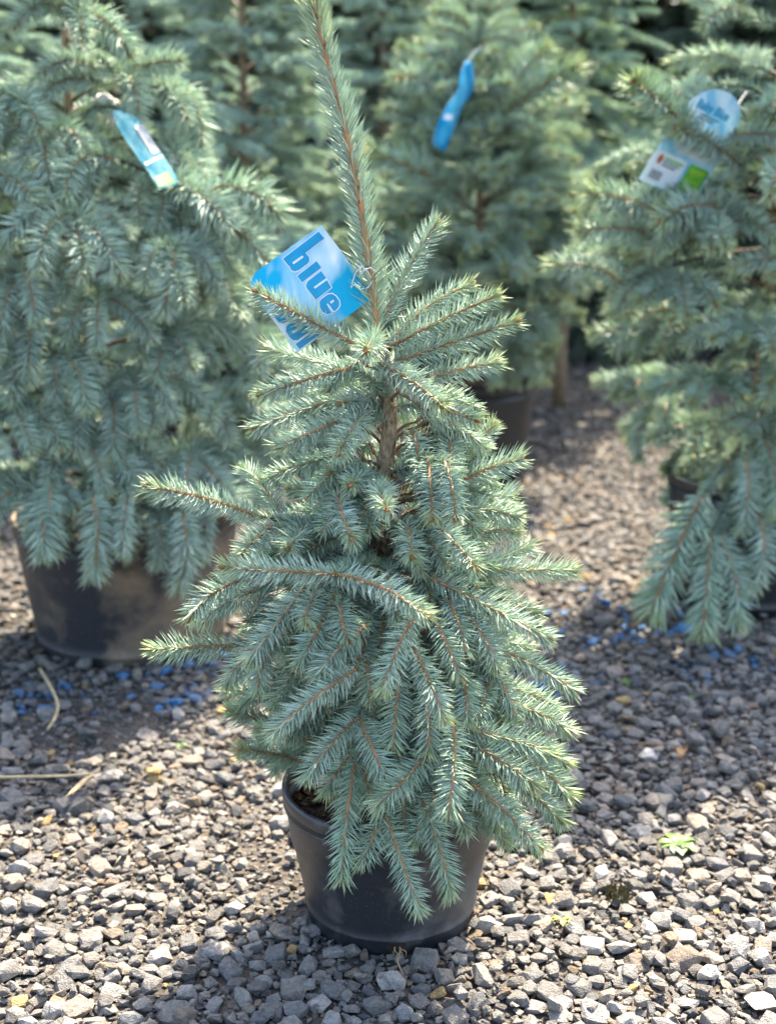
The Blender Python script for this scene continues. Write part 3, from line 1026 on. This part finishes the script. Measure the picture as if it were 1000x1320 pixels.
# left, dense, with drooping shoots
LX, LY = -0.615, 2.86
conifer('spruce_tree', 'largest dense blue spruce with drooping shoots and a twisted pale tag', 'potted blue spruces',
        LX, LY, 0.24, 1.60,
        lambda z: float(np.interp(z, [0.25, 0.40, 0.60, 0.85, 0.98, 1.06, 1.3, 1.60], [0.36, 0.41, 0.42, 0.40, 0.30, 0.24, 0.20, 0.10])),
        17, 4, DENSE, 71,
        lambda u: 0.35 * u + 0.15 if u < 0.72 else 0.75, lambda u: 0.62 if u < 0.72 else 0.35, 0.31,
        lean=(-0.02, 0), face=(CAMSIDE + 0.25, 0.62), scale=1.14, rb=0.020, down=0.22, shell=43, sdown=0.66,
        extra=[seg(120, 85, 2.80, 55, 80, 2.7), seg(150, 95, 2.83, 232, 75, 2.78), seg(158, 98, 2.82, 188, 132, 2.72), seg(125, 105, 2.8, 50, 110, 2.7),
               seg(128, 185, 2.75, 100, 250, 2.6), seg(240, 265, 2.72, 362, 238, 2.66), seg(245, 300, 2.7, 360, 312, 2.62), seg(215, 235, 2.72, 300, 275, 2.6),
               seg(130, 740, 2.52, 130, 745, 2.50, 0.3), seg(235, 660, 2.55, 240, 760, 2.50), seg(120, 640, 2.5, 130, 740, 2.44), seg(70, 620, 2.5, 68, 712, 2.44), seg(165, 640, 2.5, 160, 712, 2.44), seg(270, 640, 2.6, 262, 720, 2.56)])

# right, with one branch trailing on the gravel
RX, RY = 0.835, 3.12
conifer('spruce_tree', 'spruce with a white backed plant tag and a low branch trailing on gravel', 'potted blue spruces',
        RX, RY, 0.26, 1.70,
        lambda z: float(np.interp(z, [0.28, 0.45, 0.60, 0.80, 0.95, 1.10, 1.4, 1.70], [0.20, 0.24, 0.34, 0.41, 0.34, 0.27, 0.18, 0.10])),
        30, 4, LOOSE, 82,
        lambda u: -0.1 + 0.75 * u, lambda u: 0.45 if u < 0.5 else 0.1, 0.36,
        lean=(0.01, 0), face=(CAMSIDE - 0.5, 0.62), scale=1.14, rb=0.019, down=0.06, shell=32, sdown=0.12,
        extra=[seg(955, 212, 2.95, 868, 160, 2.86), seg(890, 172, 2.90, 812, 103, 2.80), seg(955, 300, 2.9, 862, 248, 2.82), seg(860, 290, 2.95, 772, 240, 2.86), seg(850, 310, 2.95, 758, 288, 2.86),
               seg(800, 365, 2.9, 716, 330, 2.85), seg(905, 640, 2.80, 832, 782, 2.70), seg(915, 690, 2.76, 900, 812, 2.66), seg(925, 690, 2.78, 960, 800, 2.70),
               seg(960, 590, 2.85, 965, 680, 2.76), seg(985, 560, 2.86, 1000, 660, 2.78), seg(975, 660, 2.82, 985, 760, 2.74)])

# middle distance
conifer('spruce_tree', 'slender spruce with upswept branches and a curled bright blue tag', 'potted blue spruces',
        0.27, 4.30, 0.27, 1.42,
        lambda z: float(np.interp(z, [0.28, 0.45, 0.65, 0.85, 1.0, 1.15, 1.42], [0.20, 0.28, 0.33, 0.27, 0.22, 0.19, 0.08])),
        32, 4, LOOSE, 93,
        lambda u: 0.25 + 0.85 * u, lambda u: 0.25 if u < 0.5 else 0.0, 0.36,
        face=(CAMSIDE, 0.55), scale=1.2, rb=0.018, down=-0.05, shell=26, sdown=-0.35,
        extra=[seg(625, 175, 4.15, 735, 80, 4.05), seg(620, 165, 4.15, 700, 62, 4.1), seg(600, 260, 4.1, 482, 190, 4.0), seg(590, 150, 4.2, 520, 75, 4.1), seg(640, 425, 4.1, 700, 478, 4.0), seg(612, 425, 4.05, 640, 492, 3.98), seg(650, 395, 4.1, 715, 425, 4.0), seg(655, 435, 4.12, 672, 492, 4.04)])

# row behind: whole branch sprays shared between the trees
def spray_mesh(seed, L, green, tone):
    rg = np.random.default_rng(seed)
    g = Geo()
    tt = np.linspace(0, 1, 9)[:, None]
    B = np.array([1.0, 0, 0]) * (L - 0.10) * tt + UP * ((L - 0.1) * (0.25 * tt - 0.42 * tt ** 2))
    V, T = tube(B, np.linspace(0.007, 0.003, 9), 5, 0.1, rg); g.add(V, T, np.array([0.12, 0.08, 0.05]))
    for k in range(15):
        t = 1.0 if k == 0 else rg.uniform(0.2, 1.0)
        ang = 0 if k == 0 else (1 if k % 2 else -1) * math.radians(rg.uniform(30, 70))
        q = t * 8; i0 = min(int(q), 7); f = q - i0
        p = B[i0] * (1 - f) + B[i0 + 1] * f
        d = np.array([math.cos(ang), math.sin(ang), rg.normal(-0.18, 0.15)]); d /= np.linalg.norm(d)
        l = rg.uniform(0.12, 0.18)
        e = p + d * l - UP * 0.025
        shoot_geo(g, bez(p, (p + e) / 2 + UP * 0.015, e, 7), UP, 0.034, 150, 0.003, rg, 0.0050, 60, 40, green=green, yellow=0.2, lo=True, tipn=10)
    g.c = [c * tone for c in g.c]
    return g.mesh('branch', M_NEEDLE)


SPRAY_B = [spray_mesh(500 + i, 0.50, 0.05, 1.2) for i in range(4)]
SPRAY_D = [spray_mesh(540 + i, 0.50, 0.5, 0.42) for i in range(4)]  # dark green needles; low tone also paints in the shade of the dense stand
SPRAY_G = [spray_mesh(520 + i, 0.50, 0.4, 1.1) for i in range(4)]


def back_tree(x, y, h, rad, nb, sprays, seed, label, group, zb=0.16):
    rg = np.random.default_rng(seed)
    root = tag(empty('spruce_tree', (x, y, 0)), label, 'spruce tree', group)
    P = np.array([[x, y, h * t] for t in np.linspace(0, 1, 12)])
    V, T = tube(P, np.linspace(0.026, 0.005, 12), 8, 0.08, rg)
    g = Geo(); g.add(V, T, (1, 1, 1)); link('trunk', g.mesh('trunk', M_BARK, True), root)
    for i in range(nb):
        u = (i + rg.uniform(-.4, .4)) / nb; u = min(max(u, 0.0), 0.985)
        z = zb + (h - 0.04 - zb) * u
        R = rad * (1 - u) ** 0.75 * rg.uniform(0.85, 1.1) + 0.10
        az = i * 2.39996 + rg.normal(0, 0.3)
        o = bpy.data.objects.new('branch', sprays[int(rg.integers(len(sprays)))])
        COL.objects.link(o); o.parent = root; o.matrix_parent_inverse = parent_inv(root)
        el = -0.15 + 0.75 * u
        d = Vector((math.cos(az) * math.cos(el), math.sin(az) * math.cos(el), math.sin(el)))
        s = R / 0.5
        sw = max(s, 0.62)
        o.matrix_basis = Matrix.Translation((x, y, z)) @ frame(d).to_4x4() @ Matrix.Diagonal((s, sw, sw, 1))
    return root


GB = 'spruces in the back row'
LD = 'dark green spruce, stand shade painted into its needles, in the farthest row behind the other spruces'
GD = 'spruces in the farthest row'
BACK = [(-0.47, 4.75, 1.85, 0.52, 90, 'blurred blue spruce behind the gap between the largest spruce and the tall leader'),
        (-1.35, 4.4, 2.0, 0.58, 90, 'blurred blue spruce mostly hidden behind the largest dense spruce'),
        (-0.02, 6.0, 2.1, 0.45, 90, 'blurred blue spruce between the tall leader and the curled blue tag'),
        (0.66, 5.3, 1.9, 0.36, 64, 'blurred yellow-green spruce just behind the slender spruce with the curled tag'),
        (-1.0, 5.9, 2.2, 0.6, 80, 'blurred blue spruce behind the back row, above the faded twisted tag'),
        (1.85, 4.75, 1.9, 0.50, 80, 'blurred blue spruce behind the spruce with the white backed tag')]
for i, (x, y, h, r, nb, lab) in enumerate(BACK):
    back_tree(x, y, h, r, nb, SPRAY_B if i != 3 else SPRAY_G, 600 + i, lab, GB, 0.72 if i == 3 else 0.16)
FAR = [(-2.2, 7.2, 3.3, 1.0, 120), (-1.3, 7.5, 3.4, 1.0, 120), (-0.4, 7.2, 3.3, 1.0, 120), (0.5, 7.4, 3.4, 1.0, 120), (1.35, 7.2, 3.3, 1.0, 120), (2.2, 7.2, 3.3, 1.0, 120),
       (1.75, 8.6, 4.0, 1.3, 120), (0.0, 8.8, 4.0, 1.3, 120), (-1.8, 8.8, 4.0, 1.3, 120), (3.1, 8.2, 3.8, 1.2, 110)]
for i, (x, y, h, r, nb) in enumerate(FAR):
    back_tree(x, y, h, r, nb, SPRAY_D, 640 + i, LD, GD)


# ------------------------------------------------------------------ plant tags
class Sheet:
    """a thin plastic tag spanned by two world vectors per local unit; local (s, v)"""
    def __init__(s, O, S, V, bow=0.0, W=100.0):
        s.O, s.S, s.V = Vector(O), Vector(S), Vector(V)
        s.N = s.S.cross(s.V).normalized()
        if s.N.dot(CAMP - s.O) < 0: s.N = -s.N
        s.bow = bow; s.W = W
    def p(s, a, b, lift=0.0):
        k = s.bow * (1 - ((a - s.W / 2) / (s.W / 2)) ** 2)
        return s.O + s.S * a + s.V * b + s.N * (k + lift)


def poly_obj(name, sheet, pts, lift, mat, parent, thick=0.0):
    tri = tessellate_polygon([[Vector((a, b, 0)) for a, b in pts]])
    bm = bmesh.new()
    vv = [bm.verts.new((a, b, 0)) for a, b in pts]
    for t in tri:
        try: bm.faces.new([vv[i] for i in t])
        except ValueError: pass
    x0 = min(p[0] for p in pts); x1 = max(p[0] for p in pts)
    for k in range(int(x0 // 8) + 1, int(x1 // 8) + 1):
        bmesh.ops.bisect_plane(bm, geom=bm.verts[:] + bm.edges[:] + bm.faces[:], plane_co=(k * 8, 0, 0), plane_no=(1, 0, 0))
    if thick:
        r = bmesh.ops.extrude_face_region(bm, geom=bm.faces[:])
        for v in [g_ for g_ in r['geom'] if isinstance(g_, bmesh.types.BMVert)]: v.co.z = -thick
    for v in bm.verts:
        v.co = sheet.p(v.co.x, v.co.y, lift + v.co.z)
    bmesh.ops.recalc_face_normals(bm, faces=bm.faces[:])
    return link(name, bm_mesh(name, bm, mat), parent)


def rrect(a0, b0, a1, b1, r=(0, 0, 0, 0), n=5):
    """corners (a0,b0),(a1,b0),(a1,b1),(a0,b1) with radii"""
    out = []
    cs = [(a0, b0, 180), (a1, b0, 270), (a1, b1, 0), (a0, b1, 90)]
    for (x, y, st), q in zip(cs, r):
        if q <= 0: out.append((x, y)); continue
        cx = x + q if x == a0 else x - q
        cy = y + q if y == b0 else y - q
        for k in range(n + 1):
            t = math.radians(st + 90 * k / n)
            out.append((cx + q * math.cos(t), cy + q * math.sin(t)))
    return out


def text_obj(name, sheet, txt, a, b, size, lift, mat, parent, rot=0.0, sx=1.0, bold=0.0):
    cu = bpy.data.curves.new(name, 'FONT'); cu.body = txt; cu.size = size; cu.offset = bold; cu.resolution_u = 3
    tmp = bpy.data.objects.new('tmp', cu); COL.objects.link(tmp)
    dg = bpy.context.evaluated_depsgraph_get()
    me = bpy.data.meshes.new_from_object(tmp.evaluated_get(dg))
    bpy.data.objects.remove(tmp); bpy.data.curves.remove(cu)
    c, s_ = math.cos(rot), math.sin(rot)
    for v in me.vertices:
        x, y = v.co.x * sx, -v.co.y
        v.co = sheet.p(a + x * c - y * s_, b + x * s_ + y * c, lift)
    me.materials.clear(); me.materials.append(mat)
    return link(name, me, parent)


# --- the tag in front, hung on the leader
K = 0.99 / 1000
O = on_plane(414, 290, TY + 0.012)
rdir = (RGT * 0.60 - UPC * 0.80); ddir = (-RGT * 0.80 - UPC * 0.60)
nrm = FWD
S = (rdir * 0.985 + nrm * 0.10) * K; Vv = (ddir * 0.985 - nrm * 0.10) * K
sh = Sheet(O, S, Vv, 0.004, 119)
t1 = tag(empty('plant_tag', O), 'bright blue plastic tag lettered blue, tied to the tall leader', 'plant tag', 'plastic plant tags')
poly_obj('card', sh, rrect(0, 0, 112, 122, (1, 1, 2, 24), 8), 0.0, M_TAGPIC, t1, 0.0006)


def letter(name, outl, slits, lift=0.0005):
    # white keyline below, ink above, white counters on top
    xs = [p[0] for p in outl]; ys = [p[1] for p in outl]
    cx, cy = sum(xs) / len(xs), sum(ys) / len(ys)
    big = []
    n = len(outl)
    for i in range(n):
        x0, y0 = outl[i - 1]; x1, y1 = outl[i]; x2, y2 = outl[(i + 1) % n]
        e1 = Vector((x1 - x0, y1 - y0)); e2 = Vector((x2 - x1, y2 - y1))
        n1 = Vector((e1.y, -e1.x)).normalized() if e1.length else Vector((0, 0)); n2 = Vector((e2.y, -e2.x)).normalized() if e2.length else Vector((0, 0))
        m = (n1 + n2)
        if m.length > 1e-6: m.normalize()
        big.append((x1 + m.x * 1.6, y1 + m.y * 1.6))
    poly_obj('letter_keyline', sh, big, lift, M_WHITE, t1)
    o = poly_obj('letter', sh, outl, lift + 0.0004, M_BLUEINK, t1)
    for s_ in slits: poly_obj('letter_counter', sh, s_, lift + 0.0008, M_WHITE, t1)


letter('b', [(5, 8), (16, 7.5), (17, 38), (24, 37.5), (28, 40), (29.5, 44), (29.5, 58), (28, 63), (24, 65.5), (19, 64), (17, 65), (6.5, 65)], [rrect(17.2, 43, 20.2, 59, (1, 1, 1, 1))])
letter('l', [(33.5, 33), (43.5, 33), (44.5, 64), (34.5, 64)], [])
letter('u', [(47, 36), (57.5, 36), (58, 36.5), (60, 37), (61, 37), (71, 38), (72, 63), (54, 63.5), (50, 62), (47.5, 57)], [rrect(57.7, 35.6, 60.4, 56, (0, 0, 1, 1))])
letter('e', [(75.5, 47), (78, 42), (83, 40), (90, 40), (95, 43), (97, 48), (97, 53), (88, 54), (88, 56), (97, 57), (95, 62), (90, 65), (82, 65), (77.5, 62), (75.5, 57)], [rrect(84.5, 45, 87.2, 50.5, (1, 1, 0, 0)), rrect(84.5, 53.4, 97.4, 55.6)])
letter('e', [(50, 96), (54, 92), (68, 92), (73, 96), (73, 104), (62, 105), (62, 107), (73, 108), (72, 114), (67, 118), (56, 118), (51, 114)], [rrect(60, 98, 62.6, 103)])
letter('o', [(77, 95), (81, 91), (95, 91), (99.5, 95), (99.5, 112), (96, 117), (91, 118), (82, 117.5), (77, 113)], [rrect(87, 97, 89.5, 112, (1, 1, 1, 1))])
letter('l', [(102, 82), (110, 82), (110, 117), (102, 117)], [])
# string loop round the leader
w = Geo()
lp = [M(452, 372, 0.004), M(458, 352, 0.018), M(466, 343, 0.028), M(474, 350, 0.026), M(480, 362, 0.012), M(474, 371, 0.018), M(465, 373, 0.016), M(457, 366, 0.010), M(452, 372, 0.004)]
V, T = tube(np.array(lp), 0.0007, 5); w.add(V, T, (1, 1, 1))
lp = [M(458, 340, 0.02), M(465, 345, 0.03), M(463, 356, 0.03), M(470, 347, 0.03), M(478, 345, 0.026), M(484, 350, 0.016)]
V, T = tube(np.array(lp), 0.0007, 5); w.add(V, T, (1, 1, 1))
link('string', w.mesh('string', M_STRING), t1)

# --- tag of the right tree, seen from the printed back
Yt = 2.90
k = Yt / cp / FPX * 1.0
O = on_plane(823, 231, Yt)
R3 = (RGT * 73 - UPC * 22 + FWD * 32) * k
U3 = (RGT * 45 + UPC * 78 - FWD * 42) * k
sh = Sheet(O, R3 / 100, U3 / 100, 0.003, 100)
t2 = tag(empty('plant_tag', O), 'white and pale blue tag back with barcode and green square', 'plant tag', 'plastic plant tags')
arch = [(0, 0), (94, 0), (100, 6), (100, 92)] + [(50 + 46 * math.cos(math.radians(t)), 96 + 38 * math.sin(math.radians(t))) for t in range(0, 181, 12)] + [(0, 92)]
poly_obj('card', sh, arch, 0, M_TAGBACK, t2, 0.0006)
# local v runs up here, so text is flipped with a mirrored sheet
shT = Sheet(O + U3 * 1.34, R3 / 100, -U3 / 100, 0.003, 100)
text_obj('title', shT, 'Baby Blue', 17, 30, 15.5, 0.0012, M_BLUEINK, t2, 0, 0.92, 0.45)
for i in range(2): poly_obj('text_line', shT, rrect(30, 34 + i * 4, 62 - i * 6, 36 + i * 4), 0.001, M_GREYINK, t2)
for i in range(5): poly_obj('text_line', shT, rrect(8, 52 + i * 4, 88 - (i % 3) * 8, 53.4 + i * 4), 0.001, M_WHITE, t2)
for i in range(3): poly_obj('text_line', shT, rrect(30, 76 + i * 3.6, 92 - i * 10, 78.4 + i * 3.6), 0.001, M_WHITE, t2)
poly_obj('logo_panel', shT, rrect(2, 92, 54, 132, (2, 2, 2, 2)), 0.0010, M_WHITE, t2)
poly_obj('logo', shT, [(8, 100), (12, 94), (16, 100), (14, 108), (9, 106)], 0.0018, M_REDINK, t2)
for i in range(3): poly_obj('text_line', shT, rrect(18, 97 + i * 4.2, 50 - i * 4, 99.4 + i * 4.2), 0.0018, M_GREYINK if i else M_GREENINK, t2)
for i in range(9): poly_obj('barcode_bar', shT, rrect(9 + i * 2.2, 115, 10.1 + i * 2.2 + (0.6 if i % 3 == 0 else 0), 127), 0.0018, M_GREYINK, t2)
poly_obj('green_square', shT, rrect(60, 92, 94, 128, (2, 2, 2, 2)), 0.0012, M_GREENINK, t2)
poly_obj('lime_square', shT, rrect(63, 95, 91, 125, (1, 1, 1, 1)), 0.0018, M_LIMEINK, t2)
text_obj('lettering', shT, 'PLANT', 64, 110, 11, 0.0024, M_GREENINK, t2, 0, 0.72, 0.25)
for i in range(2): poly_obj('text_line', shT, rrect(66, 114 + i * 4, 88 - i * 5, 116 + i * 4), 0.0024, M_GREENINK, t2)
w = Geo()
a = v3(shT.p(74, 14, 0.003)); b = v3(on_plane(962, 118, 2.98)); c = v3(on_plane(965, 150, 2.98))
V, T = tube(bez(a, (a + b) / 2 + UP * 0.004, b, 8), 0.0009, 5); w.add(V, T, (1, 1, 1))
V, T = tube(bez(a, (a + c) / 2 + UP * 0.02, c, 8), 0.0009, 5); w.add(V, T, (1, 1, 1))
link('string', w.mesh('string', M_STRING), t2)


# --- twisted tags: strips of the same card
def strip_tag(label, pts, mats, widths, name='plant_tag', n=14):
    """pts: list of (left xyz, right xyz); mats by section"""
    root = tag(empty(name, pts[0][0]), label, 'plant tag', 'plastic plant tags')
    A = np.array([v3(p[0]) for p in pts]); B = np.array([v3(p[1]) for p in pts])
    q = np.linspace(0, 1, len(pts)); tt = np.linspace(0, 1, n)
    A = np.stack([np.interp(tt, q, A[:, k]) for k in range(3)], -1); B = np.stack([np.interp(tt, q, B[:, k]) for k in range(3)], -1)
    for X in (A, B): X[1:-1] = (X[:-2] + 2 * X[1:-1] + X[2:]) / 4
    me_b = bmesh.new()
    rows = []
    for i in range(n):
        row = []
        for j in range(5):
            f = j / 4
            p = A[i] * (1 - f) + B[i] * f
            row.append(me_b.verts.new(p + np.array([0, -0.010 * math.sin(math.pi * f), 0])))
        rows.append(row)
    for i in range(n - 1):
        for j in range(4): me_b.faces.new((rows[i][j], rows[i][j + 1], rows[i + 1][j + 1], rows[i + 1][j]))
    bmesh.ops.solidify(me_b, geom=me_b.faces[:], thickness=0.0006)
    link('card', bm_mesh('card', me_b, mats, True), root)
    return root, A, B


def quad_on(root, name, A, B, i0, i1, f0, f1, mat, lift):
    """printed patch on a strip, following its surface"""
    bm = bmesh.new(); rows = []
    m = 6
    for r in range(m + 1):
        x = i0 + (i1 - i0) * r / m; k = min(int(x), len(A) - 2); f = x - k
        a = A[k] * (1 - f) + A[k + 1] * f; b = B[k] * (1 - f) + B[k + 1] * f
        row = []
        for j in range(5):
            g_ = f0 + (f1 - f0) * j / 4
            row.append(bm.verts.new(a * (1 - g_) + b * g_ + np.array([0, -0.010 * math.sin(math.pi * g_) - lift, lift * 0.5])))
        rows.append(row)
    for i in range(m):
        for j in range(4): bm.faces.new((rows[i][j], rows[i][j + 1], rows[i + 1][j + 1], rows[i + 1][j]))
    return link(name, bm_mesh(name, bm, mat, True), root)


P_ = on_plane
t3, A, B = strip_tag('faded pale blue tag, twisted and tied with white cloth to the largest spruce',
                     [(P_(145, 146, 2.70), P_(152, 140, 2.72)), (P_(152, 165, 2.66), P_(180, 152, 2.70)), (P_(172, 195, 2.62), P_(200, 185, 2.68)),
                      (P_(192, 222, 2.58), P_(216, 208, 2.66)), (P_(204, 244, 2.56), P_(232, 236, 2.64))], M_TAGFADED, None)
quad_on(t3, 'green_square', A, B, 11, 12.8, 0.1, 0.85, M_GREENINK, 0.002)
quad_on(t3, 'dark_panel', A, B, 4.0, 8.0, 0.66, 0.98, M_GREYINK, 0.002)
quad_on(t3, 'text_line', A, B, 8.6, 8.9, 0.1, 0.95, M_TAGBACK, 0.002)
w = Geo()
tz = [P_(128, 128, 2.84), P_(136, 128, 2.82), P_(143, 136, 2.82), P_(146, 150, 2.80), P_(145, 163, 2.80)]
V, T = tube(np.array([v3(p) for p in tz]), [0.008, 0.013, 0.011, 0.009, 0.006], 9, 0.3, np.random.default_rng(4)); w.add(V, T, (1, 1, 1))
V, T = tube(np.array([v3(p) for p in [P_(122, 132, 2.84), P_(131, 129, 2.815), P_(141, 129, 2.815), P_(150, 133, 2.84)]]), [0.008, 0.009, 0.009, 0.007], 9, 0.3, np.random.default_rng(5)); w.add(V, T, (1, 1, 1))
link('cloth_tie', w.mesh('cloth_tie', M_TIE, True), t3)

t4, A, B = strip_tag('curled bright blue tag hanging in the slender spruce farther back',
                     [(P_(600, 78, 4.02), P_(608, 80, 4.04)), (P_(591, 98, 4.00), P_(612, 100, 4.04)), (P_(592, 116, 4.0), P_(608, 122, 4.04)), (P_(576, 134, 3.98), P_(594, 138, 4.02)),
                      (P_(562, 160, 3.96), P_(586, 164, 4.0)), (P_(557, 186, 3.95), P_(574, 196, 3.98))], M_TAGCYAN, None)
quad_on(t4, 'text_line', A, B, 9.0, 9.7, 0.2, 0.7, M_WHITE, 0.002)
quad_on(t4, 'blue_band', A, B, 10.5, 12.6, 0.25, 0.8, M_BLUEINK, 0.002)
w = Geo()
V, T = tube(np.array([v3(p) for p in [P_(604, 78, 4.03), P_(612, 66, 4.06), P_(620, 60, 4.10)]]), 0.0012, 5); w.add(V, T, (1, 1, 1))
link('string', w.mesh('string', M_STRING), t4)


# ------------------------------------------------------------------ small things on the gravel
def weed(px, py, leaves, size, col, label, seed, cat='weed'):
    rg = np.random.default_rng(seed)
    c = on_ground(px, py, 0.006)
    root = tag(empty('weed', c), label, cat)
    for i in range(leaves):
        az = i * 2.4 + rg.normal(0, 0.25); L = size * rg.uniform(0.75, 1.15); W = L * rg.uniform(0.17, 0.24)
        n = 7
        V = []; 
        for k in range(n + 1):
            t = k / n
            wv = W * (math.sin(math.pi * min(1, t ** 1.35)) ** 0.8) * (1 + 0.25 * math.sin(t * 17 + i)) + 0.0012
            if k == n: wv = 0.0004
            z = 0.010 + L * (0.55 * t - 0.55 * t * t) + rg.normal(0, 0.0006)
            for sgn, dz in ((-1, 0.22), (0, 0), (1, 0.22)):
                V.append((L * t, sgn * wv, z + dz * wv))
        T = []
        for k in range(n):
            for j in range(2):
                a = k * 3 + j; T += [(a, a + 3, a + 4), (a, a + 4, a + 1)]
        ca, sa = math.cos(az), math.sin(az)
        R = np.array([[ca, -sa, 0], [sa, ca, 0], [0, 0, 1]])
        V = np.array(V) @ R.T + v3(c)
        cc = np.array(col) * rg.uniform(0.75, 1.25)
        C = np.tile(cc, (len(V), 1)); C[1::3] *= 1.25
        link('leaf', np_mesh('leaf', V, T, C, M_LEAF, True), root)
    return root


weed(872, 1096, 11, 0.031, (0.075, 0.155, 0.022), 'bright green leafy weed rosette growing alone in shaded gravel', 31)
weed(724, 1194, 6, 0.014, (0.20, 0.22, 0.035), 'tiny yellow-green weed in sunlit gravel beside the small pot', 32)
weed(805, 886, 5, 0.016, (0.07, 0.15, 0.025), 'tiny green seedling in shaded gravel near the blue painted stones', 33)
weed(232, 968, 4, 0.012, (0.05, 0.12, 0.02), 'tiny dark green seedling at the shade edge left of the small pot', 34)
weed(888, 905, 4, 0.012, (0.09, 0.14, 0.04), 'faint dull green sprout in shade beyond the leafy weed rosette', 35)


def stalk(pxs, r, label, zs, head=False, name='dry_grass_stalk'):
    P = np.array([v3(on_ground(a, b, z)) for (a, b), z in zip(pxs, zs)])
    t = np.linspace(0, 1, 16); q = np.linspace(0, 1, len(P))
    Ps = np.stack([np.interp(t, q, P[:, k]) for k in range(3)], -1)
    for _ in range(2): Ps[1:-1] = (Ps[:-2] + 2 * Ps[1:-1] + Ps[2:]) / 4
    root = tag(empty(name, P[0]), label, 'dry grass')
    g = Geo(); V, T = tube(Ps, np.linspace(r, r * 0.75, 16), 6, 0.1, np.random.default_rng(2)); g.add(V, T, (1, 1, 1))
    link('stem', g.mesh('stem', M_STRAW, True), root)
    return root, Ps


stalk([(52, 862), (66, 885), (77, 908), (72, 925), (62, 940)], 0.0032, 'curved dry tan grass stalk lying before the muddy pot', [0.03, 0.035, 0.03, 0.026, 0.022])
rt2, Ps = stalk([(-20, 1002), (50, 1001), (90, 1000), (122, 997)], 0.0026, 'straight dry straw with a seed head lying on dark shaded soil', [0.028, 0.028, 0.028, 0.028])
rg = np.random.default_rng(3)
for i in range(9):
    a = v3(on_ground(122 - i * 1.2, 997 + i * 0.8, 0.030)); b = v3(on_ground(88 + i * 1.5 + rg.uniform(-4, 4), 1030 - i * 1.8 + rg.uniform(-4, 4), 0.026 + rg.uniform(0, .014)))
    V, T = tube(bez(a, (a + b) / 2 + UP * 0.004, b, 6), [0.0012, 0.0030, 0.0036, 0.0030, 0.0018, 0.0005], 6)
    gg = Geo(); gg.add(V, T, (1, 1, 1)); link('seed_spike', gg.mesh('seed_spike', M_STRAW, True), rt2)


def litter(name, pxs, r, mat, label, z=0.018):
    P = np.array([v3(on_ground(a, b, z)) for a, b in pxs])
    g = Geo(); V, T = tube(P, np.linspace(r, r * 0.6, len(P)), 6, 0.15, np.random.default_rng(1)); g.add(V, T, (1, 1, 1))
    return tag(link(name, g.mesh(name, mat, True)), label, name.replace('_', ' '))


litter('twig', [(818, 958), (840, 959), (862, 960), (886, 963)], 0.0016, M_DRY, 'thin brown twig lying across shaded gravel')
litter('twig', [(514, 1210), (516, 1225), (512, 1240), (519, 1256)], 0.0018, M_ROOT, 'short tan twig lying in front of the small pot', 0.014)
litter('twig', [(150, 1112), (160, 1098), (172, 1086)], 0.0013, M_STRAW, 'thin pale twig on sunlit gravel left of the small pot')


def dead_leaf(px, py, L, az, label, seed):
    rg = np.random.default_rng(seed); c = v3(on_ground(px, py, 0.016))
    V = []; n = 7
    for k in range(n + 1):
        t = k / n; w_ = L * 0.24 * math.sin(math.pi * t) + 0.0005
        for s_, dz in ((-1, .5), (0, 0), (1, .45)): V.append((L * (t - .5), s_ * w_, 0.006 * math.sin(3 * t) + dz * w_ + rg.normal(0, .0006)))
    T = []
    for k in range(n):
        for j in range(2):
            a = k * 3 + j; T += [(a, a + 3, a + 4), (a, a + 4, a + 1)]
    ca, sa = math.cos(az), math.sin(az)
    V = np.array(V) @ np.array([[ca, -sa, 0], [sa, ca, 0], [0, 0, 1]]).T + c
    return tag(link('dead_leaf', np_mesh('dead_leaf', V, T, np.ones((len(V), 3)), M_DRY, True)), label, 'dead leaf')


dead_leaf(878, 972, 0.036, 1.2, 'curled brown dead leaf on shaded gravel by the twig', 1)
dead_leaf(708, 1160, 0.030, 1.4, 'curled tan dead leaf on sunlit gravel right of the small pot', 2)
dead_leaf(730, 985, 0.022, 1.9, 'small brown dead leaf under the right branch tips of the front spruce', 3)

g = Geo(); rg = np.random.default_rng(14); c = v3(on_ground(795, 1156, 0.006))
for k in range(260):
    a = rg.uniform(0, 6.28); r = 0.017 * math.sqrt(rg.random()); p = c + np.array([r * math.cos(a), r * math.sin(a) * 1.3, 0])
    e = p + np.array([rg.normal(0, .004), rg.normal(0, .004), rg.uniform(.005, .016)])
    V, T = tube(np.array([p, (p + e) / 2 + rg.normal(0, .001, 3), e]), [0.0009, 0.0008, 0.0003], 3); g.add(V, T, (1, 1, 1))
tag(link('moss_tuft', g.mesh('moss_tuft', M_MOSS)), 'brown dried moss tuft between sunlit stones', 'moss')
